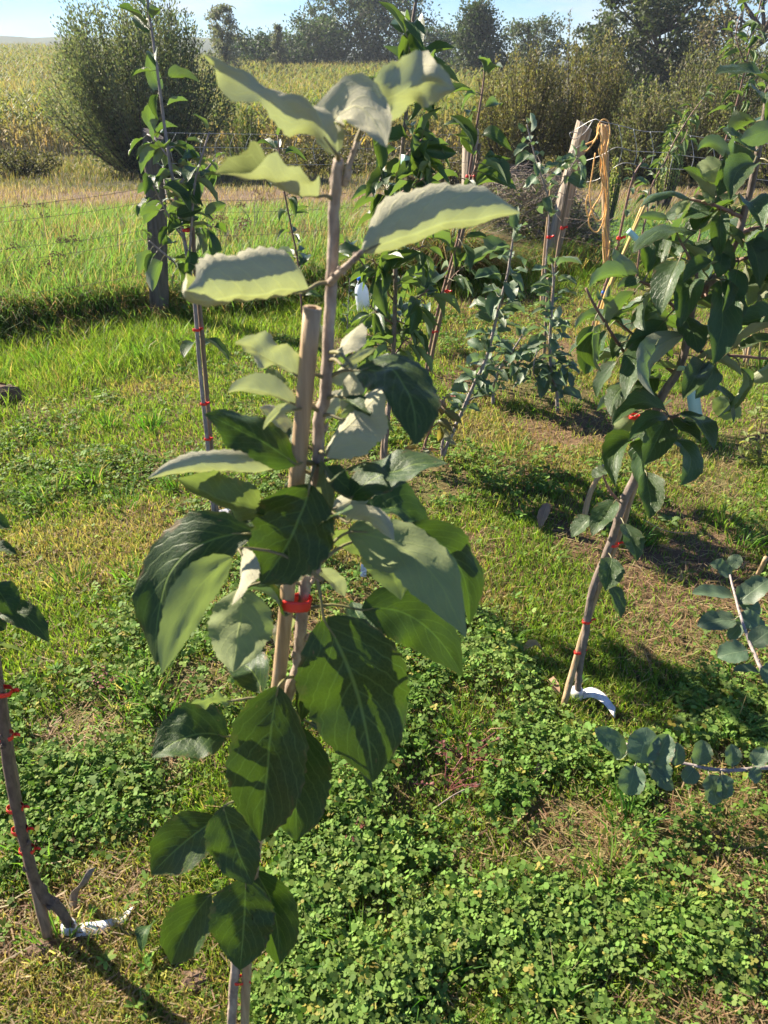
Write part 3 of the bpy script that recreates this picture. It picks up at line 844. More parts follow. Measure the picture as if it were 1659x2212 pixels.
far_tree('tiny_tree', 'tiny far tree poking above the brown thicket', 1222, 150, 95, 36, 84, 20, 1300, DK1, DK2, 0.28, cone=0.7, lowest=0.0)
far_tree('hedge_tree', 'hedge tree just left of the great oak', 1275, 180, 50, 115, 50, 45, 3800, DK1, (0.07, 0.09, 0.045), 0.18, lowest=0.0)
far_tree('oak_tree', 'great broad dark oak above the brown thicket', 1400, 235, 42, 340, -60, 190, 24000, (0.036, 0.050, 0.024), (0.085, 0.10, 0.05), 0.19, 0.30, lowest=0.0, clump=0.10)
far_tree('bare_tree', 'half-bare brownish tree with pale branches at the right', 1590, 235, 38, 260, -95, 110, 5200, (0.10, 0.085, 0.05), (0.18, 0.15, 0.09), 0.13, 0.26, gap=0.55, clump=0.10, lowest=0.15)
# bushes
WL1, WL2 = (0.085, 0.105, 0.058), (0.175, 0.185, 0.110)
bush('willow_bush', 'big round grey-green willow bush beside the maize', 322, 352, 16, 425, -50, 280, 62000, WL1, WL2, 0.058, 0.026, flop=0.7, lowest=0.05)
bush('low_shrub', 'small dark shrub at the right foot of the round bush', 525, 330, 18.5, 96, 205, 40, 3800, (0.06, 0.08, 0.03), (0.13, 0.15, 0.055), 0.05, 0.024)
bush('bramble', 'low dark bramble at the foot of the maize', 45, 378, 15.5, 190, 318, 60, 3600, (0.05, 0.06, 0.025), (0.13, 0.11, 0.055), 0.05, 0.028, up=0.3, lowest=0.0)
bush('bramble', 'long dark bramble hedge behind the front stem', 690, 372, 17, 330, 308, 90, 7000, (0.05, 0.055, 0.028), (0.13, 0.11, 0.055), 0.06, 0.034, up=0.3, lowest=0.0)
bush('bramble', 'low brown bramble left of the brown thicket', 960, 385, 13.5, 200, 318, 60, 3600, (0.06, 0.055, 0.03), (0.15, 0.12, 0.07), 0.05, 0.028, up=0.3, lowest=0.0)
BR1, BR2 = (0.105, 0.100, 0.042), (0.225, 0.195, 0.090)
bush('brown_thicket', 'olive-brown upright thicket behind the mid fence post', 1112, 372, 15.5, 240, 72, 150, 23000, BR1, BR2, 0.055, 0.024, flop=0.5, lowest=0.04)
bush('brown_thicket', 'taller olive-brown thicket left of the leaning post', 1242, 375, 16, 240, 48, 150, 22000, BR1, BR2, 0.055, 0.024, flop=0.5, lowest=0.04)
bush('green_shrub', 'dark green shrub in the notch right of the brown thickets', 1340, 350, 18, 150, 120, 80, 9000, (0.05, 0.075, 0.03), (0.10, 0.12, 0.05), 0.055, 0.026)
bush('pale_thicket', 'grey-olive thicket behind the coiled rope', 1392, 372, 14, 210, 165, 110, 15000, (0.10, 0.105, 0.055), (0.20, 0.19, 0.10), 0.05, 0.024, flop=0.5, lowest=0.04)
bush('pale_thicket', 'tall grey-olive thicket under the half-bare tree', 1535, 375, 15, 340, 40, 190, 27000, (0.10, 0.105, 0.055), (0.20, 0.19, 0.10), 0.052, 0.024, flop=0.5, lowest=0.04)
bush('pale_thicket', 'dark-footed thicket at the right border of the meadow', 1690, 385, 13, 240, 150, 90, 8000, (0.07, 0.08, 0.035), (0.17, 0.16, 0.075), 0.05, 0.022)
bush('column_shrub', 'pale yellow-green column-shaped shrub in the meadow', 1440, 400, 9.6, 66, 222, 30, 3000, (0.22, 0.25, 0.10), (0.36, 0.37, 0.18), 0.035, 0.022, group='pale shrubs in the meadow', spread=0.75, lowest=0.2)
bush('column_shrub', 'thin yellow-green shrub right behind the rope stake', 1324, 415, 8.2, 30, 322, 16, 1300, (0.20, 0.22, 0.07), (0.32, 0.32, 0.13), 0.030, 0.02, group='pale shrubs in the meadow', spread=0.75, lowest=0.0)

# dried umbel plants in the meadow
def umbel(label, xpx, ypx, Y, s, n):
    z0 = 0
    p = PY(xpx, ypx, Y); zb = float(terrain(p[0], Y))
    root = empty('dried_umbel_plant', (p[0], Y, zb)); tag(root, label, 'wildflower', 'dried umbels in the meadow')
    hgt = max(0.15, p[2] - zb) + 0.05
    st = MB()
    for i in range(n):
        e = np.array((random.uniform(-1, 1) * 0.10 * s, random.uniform(-.6, .6) * 0.08, hgt * random.uniform(0.62, 1.1)))
        st.add(*tube(smooth_path([(0, 0, -0.02), (e[0] * .35, e[1] * .35, e[2] * .6), e], 3), (0.003, 0.0018), 4, False))
        hd = MB()
        for k in range(30):
            a = random.random() * 6.28; r = 0.040 * s * math.sqrt(random.random())
            q = e + np.array((math.cos(a) * r, math.sin(a) * r, 0.035 - 14 * r * r + random.uniform(-.014, .014)))
            sz = 0.0042 * s
            hd.add([q + (sz, 0, 0), q + (0, sz, 0.003), q + (-sz, 0, 0), q + (0, -sz, 0.003), q + (0, 0, sz), q - (0, 0, sz)],
                   [(0, 1, 4), (1, 2, 4), (2, 3, 4), (3, 0, 4), (1, 0, 5), (2, 1, 5), (3, 2, 5), (0, 3, 5)])
        hd.build('flower_head', M_UMBEL, root, False)['kind'] = 'stuff'
    st.build('stem', M_TWIG, root)
M_UMBEL = plain_mat('dried_flower', (0.16, 0.085, 0.05), (0.30, 0.17, 0.10), 60, 0.9, 0.2)
umbel('cluster of dried brown flower heads right of the slender left tree', 497, 500, 5.6, 1.25, 7)
umbel('pair of dried brown flower heads nearer the bank at the left', 160, 545, 4.9, 1.0, 4)
umbel('single dried brown flower head low above the dark bank', 165, 700, 4.15, 1.1, 2)
umbel('flat dried brown flower heads high in the left meadow', 90, 475, 5.6, 0.9, 3)
umbel('flat dried flower heads beside the middle of the upper wire', 545, 440, 6.4, 1.0, 4)
umbel('dark dried flower heads at the left picture edge in the grass', 12, 620, 4.4, 1.0, 3)

# ------------------------------------------------------------------ leaves
PROF = {
    'apple': ([0, .04, .12, .25, .40, .55, .70, .82, .91, .96, 1], [.10, .34, .66, .93, 1.0, .97, .82, .60, .32, .15, 0.01]),
    'pear': ([0, .04, .12, .25, .40, .55, .70, .82, .91, .96, 1], [.06, .26, .58, .88, 1.0, .96, .78, .52, .26, .11, 0.01]),
    'quince': ([0, .04, .12, .25, .40, .55, .70, .82, .91, .96, 1], [.14, .48, .78, .97, 1.0, .99, .90, .72, .46, .25, 0.02]),
    'thin': ([0, .04, .12, .25, .40, .55, .70, .82, .91, .96, 1], [.08, .25, .50, .82, 1.0, .92, .68, .42, .20, .09, 0.01]),
}
def leaf_geo(P0, Pm, P1, W, n0, twist=0.0, phi=0.25, fold=0.15, wave=0.10, NV=18, NU=8, prof='apple', seed=0, petiole=None, pr=0.0012, teeth=0.032, phit=None, path=None, crumple=0.0):
    rs = np.random.default_rng(seed)
    P0, Pm, P1 = map(lambda q: np.asarray(q, float), (P0, Pm, P1))
    C = 2 * Pm - 0.5 * (P0 + P1)
    Lc = np.linalg.norm(Pm - P0) + np.linalg.norm(P1 - Pm)
    V, uv, Fc = [], [], []
    px, pw = PROF[prof]
    ph1, ph2, ph3 = rs.random(3) * 6.28
    asym = 1 + 0.12 * (rs.random() - 0.5)
    if path is not None:
        path = smooth_path(path, 8)
        cl_ = np.concatenate(([0], np.cumsum(np.linalg.norm(np.diff(path, axis=0), axis=1)))); cl_ /= cl_[-1]
        at_ = lambda t: np.array([np.interp(t, cl_, path[:, m]) for m in range(3)])
    for j in range(NV + 1):
        t = j / NV
        if path is not None:
            c = at_(t); T = norm(at_(min(1, t + 0.04)) - at_(max(0, t - 0.04)))
        else:
            c = (1 - t) ** 2 * P0 + 2 * t * (1 - t) * C + t * t * P1
            T = norm(2 * (1 - t) * (C - P0) + 2 * t * (P1 - C))
        n = norm(n0 - T * np.dot(n0, T))
        if twist:
            a = twist * t; n = n * math.cos(a) + np.cross(T, n) * math.sin(a)
        s = np.cross(T, n)
        hw = 0.5 * W * float(np.interp(t, px, pw))
        if 0 < j < NV: hw *= 1 + teeth * (1 if j % 2 else -1) * rs.uniform(0.1, 1.7)
        f_ = phi if phit is None else phi + (phit - phi) * t
        f_ = f_ if abs(f_) > 1e-3 else 1e-3
        for i in range(NU + 1):
            u = -1 + 2 * i / NU
            th = u * f_
            hh = hw * (asym if u > 0 else 2 - asym)
            lat = hh * math.sin(th) / f_; lift = hh * (1 - math.cos(th)) / f_
            lift += abs(lat) * math.sin(fold); lat *= math.cos(fold)
            lift += wave * hw * u * u * (math.sin(6.28 * (1.7 * t) + (ph1 if u > 0 else ph2)) + 0.5 * math.sin(6.28 * 3.6 * t + ph3 + u))
            lift += 0.045 * hw * (1 - abs(u)) * math.sin(14 * math.pi * (t - 0.30 * abs(u))) * (1 if abs(u) > 0.05 else 0)
            if crumple: lift += crumple * hw * (float(vnoise(t * 5.5 + seed, u * 2.2 + 9.1, seed)) - 0.5) * 1.6
            tl = teeth * 0.5 * hw * (1 if (abs(u) == 1 and j % 2) else 0)
            V.append(c + s * lat + n * lift + T * tl)
            uv.append((0.5 + 0.5 * u, min(1, max(0.0005, t))))
    for j in range(NV):
        for i in range(NU):
            a = j * (NU + 1) + i
            Fc.append((a, a + 1, a + NU + 2, a + NU + 1))
    if petiole is not None:
        Tb = norm(C - P0)
        A = np.asarray(petiole, float)
        dl = np.linalg.norm(P0 - A)
        mid = (A + P0) * 0.5 + 0.12 * dl * np.array((0, 0, 1.0)) * (1 if dl > 0.01 else 0)
        pts = smooth_path([A, mid, P0, P0 + Tb * Lc * 0.12 - norm(n0) * pr * 0.6], 3)
        tv, tf = tube(pts, (pr * 1.5, pr, pr * 0.9, pr * 0.4), 5, False)
        o = len(V); V += list(tv); uv += [(0.5, -0.1)] * len(tv); Fc += [tuple(i + o for i in f) for f in tf]
    return np.array(V), Fc, np.array(uv)
def cam_n(n):
    return n[0] * np.array((1, 0, 0)) + n[1] * np.array((0, SP, CP)) + n[2] * np.array((0, -CP, SP))
class Tree:
    def __init__(s, name, label, base, cat='tree', group=None, bark=None, rscale=0.7):
        s.base = np.asarray(base, float)
        s.root = empty(name, s.base); tag(s.root, label, cat, group)
        s.stems = []; s.bark = bark or M_BARK
        s.radii = []; s.rscale = rscale
    def stem(s, pts, radii, name='trunk', sides=8, knots=0.22, n=5, bark=None, buds=10):
        radii = [r_ * s.rscale for r_ in radii]; knots *= 0.45
        rs = np.random.default_rng(len(s.stems) * 7 + 3)
        q = smooth_path(pts, n)
        q[1:-1] += rs.normal(0, 1, (len(q) - 2, 3)) * np.mean(radii) * 0.06
        V, Fc = tube(q, radii, sides, True, knots, rs)
        if buds:
            for b_ in range(buds):
                i_ = int(rs.integers(2, len(q) - 2)); T_ = norm(q[i_ + 1] - q[i_ - 1]); rr_ = float(np.interp(i_ / (len(q) - 1), np.linspace(0, 1, len(radii)), radii))
                a_ = rs.random() * 6.28; o1 = norm(np.cross(T_, (0.3, 0.5, 0.8))); o2 = np.cross(T_, o1); od = math.cos(a_) * o1 + math.sin(a_) * o2
                p_ = q[i_] + od * rr_ * 0.6
                bv, bf = tube([p_, p_ + od * rr_ * 0.6 + T_ * rr_ * 0.5, p_ + od * rr_ * 0.75 + T_ * rr_ * 1.5], (rr_ * 0.55, rr_ * 0.5, rr_ * 0.1), 5, True)
                k_ = len(V); V = list(V) + list(bv); Fc = list(Fc) + [tuple(x_ + k_ for x_ in f_) for f_ in bf]
        mesh_obj(name, np.array(V), Fc, bark or s.bark, s.root, True, origin=s.base)
        s.stems.append(q)
        s.radii.append(np.interp(np.linspace(0, 1, len(q)), np.linspace(0, 1, len(radii)), radii))
        return q
    def nearest(s, p, low=0.0):
        best, bd = None, 9e9
        for q in s.stems:
            d = np.linalg.norm(q - (p - np.array((0, 0, low))), axis=1); k = int(np.argmin(d))
            if d[k] < bd: bd, best = d[k], q[k]
        return best
    def hand(s, e, depth, mat, NV=18, NU=8, prof='apple', seed=0, pr=0.0013, low=0.012):
        bx, by, tx, ty, wpx, n = e[:6]; o = e[6] if len(e) > 6 else {}
        db = depth(by) + o.get('dd', 0.0); dt = db + o.get('dt', 0.0)
        P0, P1 = P(bx, by, db), P(tx, ty, dt)
        if 'mid' in o:
            Pm = P(o['mid'][0], o['mid'][1], 0.5 * (db + dt) + o.get('dm', 0.0))
        else:
            Pm = 0.5 * (P0 + P1) + cam_n(n) * o.get('arch', 0.06) * np.linalg.norm(P1 - P0)
        W = wpx / F * 0.5 * (db + dt)
        pth = None
        if 'pts' in o:
            k_ = o['pts']
            pth = np.array([P(x, y, db + (dt - db) * i / (len(k_) - 1)) for i, (x, y) in enumerate(k_)])
            P0, P1, Pm = pth[0], pth[-1], pth[len(pth) // 2]
        att = s.nearest(P0, low) if o.get('pet', 1) else None
        V, Fc, uv = leaf_geo(P0, Pm, P1, W, norm(cam_n(n)), o.get('twist', 0), o.get('phi', -0.25 + 0.9 * ((seed * 37) % 11) / 10.0), o.get('fold', 0.05 + 0.40 * ((seed * 53) % 7) / 6.0), o.get('wave', 0.11), NV, NU, o.get('prof', prof), seed, att, pr, phit=o.get('phit'), path=pth, crumple=o.get('cr', 0.14))
        return mesh_obj('leaf', V, Fc, o.get('mat', mat), s.root, True, uv, origin=s.base)

# shared leaves for the slimmer trees
def variant(prof, W, arch, phi, fold, wave, twist, seed, mat, pl=0.28, NV=9, NU=4):
    P0 = np.array((0, pl, 0.0)); P1 = np.array((0, pl + math.cos(arch), -math.sin(arch)))
    Pm = 0.5 * (P0 + P1) + np.array((0, 0, 0.30 * math.sin(arch)))
    V, Fc, uv = leaf_geo(P0, Pm, P1, W, np.array((0, 0.15, 1.0)), twist, phi, fold, wave, NV, NU, prof, seed, np.zeros(3), 0.013, teeth=0.02)
    return mesh_data('leaf', V, Fc, mat, True, uv)
def variants(prof, mat, W, k=7, seed=0, curl=1.0):
    rs = np.random.default_rng(seed)
    return [variant(prof, W * rs.uniform(0.85, 1.12), rs.uniform(0.1, 0.9), rs.uniform(0.1, 0.9) * curl, rs.uniform(0.1, 0.5) * curl, rs.uniform(0.04, 0.22), rs.uniform(-0.5, 0.5), seed + i, mat) for i in range(k)]
LV_APPLE = variants('apple', M_APPLE_B, 0.58, 8, 10)
LV_PEAR = variants('pear', M_PEAR, 0.50, 8, 30, 1.5)
LV_GREY = variants('quince', M_GREY, 0.62, 8, 50, 0.9)
LV_BRONZE = variants('pear', M_BRONZE, 0.52, 5, 70, 1.2)
LV_THIN = variants('thin', M_PEAR, 0.38, 6, 90, 1.6)
def put_leaf(root, base, me, att, d, up, L):
    d = norm(d); x = norm(np.cross(d, up)); z = np.cross(x, d)
    M = Matrix(((x[0], d[0], z[0], att[0] - base[0]), (x[1], d[1], z[1], att[1] - base[1]), (x[2], d[2], z[2], att[2] - base[2]), (0, 0, 0, 1)))
    o = bpy.data.objects.new('leaf', me); COL.objects.link(o)
    o.parent = root
    o.matrix_basis = M @ Matrix.Scale(L, 4)
    return o
def dress(t, k, n, lv, L, t0=0.1, t1=1.0, rise=0.5, seed=0, droop=0.0, spur=1, tipup=True):
    """leaves in a spiral along stem k, in twos and threes on spurs"""
    rs = np.random.default_rng(seed + 500)
    q = t.stems[k]
    seg = np.linalg.norm(np.diff(q, axis=0), axis=1); cum = np.concatenate(([0], np.cumsum(seg))); cum /= cum[-1]
    a = rs.random() * 6.28
    i = 0
    while i < n:
        tt = t0 + (t1 - t0) * (i + rs.random()) / n
        p = np.array([np.interp(tt, cum, q[:, m]) for m in range(3)])
        e = 0.01
        T = norm(np.array([np.interp(min(1, tt + e), cum, q[:, m]) - np.interp(max(0, tt - e), cum, q[:, m]) for m in range(3)]))
        a += 2.4
        for s_ in range(spur if rs.random() < 0.7 else 1):
            if i >= n: break
            aa = a + rs.normal(0, 0.55)
            o1 = norm(np.cross(T, (0.3, 0.5, 0.8))); o2 = np.cross(T, o1)
            od = math.cos(aa) * o1 + math.sin(aa) * o2
            rz = rise + rs.normal(0, 0.35)
            if tipup and tt > 0.93: rz += 1.0
            d = norm(od + T * rz + np.array((0, 0, -droop * rs.random())))
            up = norm(np.array((0, 0, 1.0)) + rs.normal(0, 0.45, 3) + 0.25 * T)
            if abs(np.dot(up, d)) > 0.95: up = norm(od + np.array((0.1, 0.2, 0.1)))
            put_leaf(t.root, t.base, lv[rs.integers(len(lv))], p, d, up, L * rs.uniform(0.62, 1.18) * (0.7 if tt > 0.95 else 1))
            i += 1
def cane(name, label, pts, r, mat, group='support canes', sides=8, nodes=True):
    pts = [np.asarray(p) for p in pts]
    q = smooth_path(pts, 4)
    rr = np.linspace(r[0], r[1], len(q))
    if nodes:
        rr[2::3] *= 1.12
    V, Fc = tube(q, rr, sides, True)
    o = mesh_obj(name, np.array(V), Fc, mat, None, True, origin=q[0])
    return tag(o, label, 'garden cane', group)
def tie(label, c, axis, r, mat=None, width=0.008, tail=True, group='tape ties', cat='tape tie', second=None):
    """a band of tape round stem and cane with a loose end"""
    c = np.asarray(c, float); axis = norm(axis); r = (r[0] * 0.52, r[1] * 0.60); width *= 0.62
    a = norm(np.cross(axis, (0.2, 1, 0.1))); b = np.cross(axis, a)
    el = a if second is None else norm(second - axis * np.dot(second, axis))
    ot = np.cross(axis, el)
    V, Fc = [], []; n = 14
    for lev in (-1, -0.4, 0.4, 1):
        for k in range(n):
            an = 6.283 * k / n
            w_ = 1.0 + 0.05 * math.sin(5 * an + lev)
            V.append(c + axis * (lev * width * 0.5 + 0.10 * width * math.sin(an * 2)) + (el * math.cos(an) * r[0] + ot * math.sin(an) * r[1]) * w_ * (1.012 if abs(lev) < 1 else 1.0))
    for j in range(3):
        for k in range(n):
            k2 = (k + 1) % n
            Fc.append((j * n + k, j * n + k2, (j + 1) * n + k2, (j + 1) * n + k))
    if tail:
        p0 = c + el * r[0] * 1.0 - ot * 0.2 * r[1]
        dv = norm(el * 0.7 - ot * 0.6 + axis * 0.5)
        q = [p0, p0 + dv * width * 0.8 + axis * width * 0.2, p0 + dv * width * 1.6 - axis * width * 0.1]
        o = len(V)
        for p in q:
            V.append(p - axis * width * 0.4); V.append(p + axis * width * 0.4)
        Fc += [(o, o + 2, o + 3, o + 1), (o + 2, o + 4, o + 5, o + 3)]
    ob = mesh_obj('tape_tie', np.array(V), Fc, mat or M_RED, None, True, origin=c)
    md = ob.modifiers.new('thickness', 'SOLIDIFY'); md.thickness = 0.0006
    return tag(ob, label, cat, group)

# ================================================================== foreground apple sapling
DT0, DT1, YT0, YT1 = 0.565, 1.20, 660.0, 2240.0
def dA(y):
    t = (y - YT0) / (YT1 - YT0)
    return 1.0 / (1 / DT0 + (1 / DT1 - 1 / DT0) * t)
# where that line meets the ground
gA = PZ(503, 2262, 0.0)
DT1 = 1.0 / (1 / DT0 + (1 / depth_of(gA) - 1 / DT0) * (YT1 - YT0) / (2262 - YT0))
A = Tree('apple_sapling', 'apple sapling with large dark leaves filling the front of the picture', gA, 'tree', rscale=0.78, bark=M_BARK_FELT)
sA = [gA] + [P(x, y, dA(y) + dd) for x, y, dd in ((500, 2215, 0), (505, 2130, 0), (515, 2040, 0.01), (535, 1900, 0.01), (560, 1750, 0.012), (590, 1620, 0.012), (622, 1500, 0.012), (644, 1440, 0.012), (648, 1380, 0.012), (655, 1300, 0.012), (668, 1200, 0.012), (680, 1080, 0.014), (688, 960, 0.014), (690, 900, 0.014), (704, 850, 0.016), (708, 760, 0.016), (712, 660, 0.016), (718, 560, 0.012), (722, 460, 0.008), (726, 400, 0.004), (731, 345, 0.0))]
A.stem(sA, (0.0088, 0.0085, 0.0080, 0.0075, 0.0068, 0.0062, 0.0056, 0.0048), 'trunk', 10, 0.18, 5)
A.stem([P(712, 612, dA(612) + 0.012), P(733, 588, dA(588)), P(757, 566, dA(566) - 0.01), P(782, 542, dA(542) - 0.015)], (0.0040, 0.0030, 0.0022), 'branch', 7)
A.stem([P(744, 400, dA(400) + 0.004), P(752, 365, dA(365)), P(771, 305, dA(305))], (0.0030, 0.0022), 'branch', 7)
A.stem([P(672, 1260, dA(1260) + 0.004), P(687, 1236, dA(1236) - 0.012), P(690, 1215, dA(1215) - 0.01), P(684, 1250, dA(1250) - 0.02), P(697, 1253, dA(1250) - 0.03)], (0.0026, 0.0022, 0.0012), 'branch', 6)
U = dict
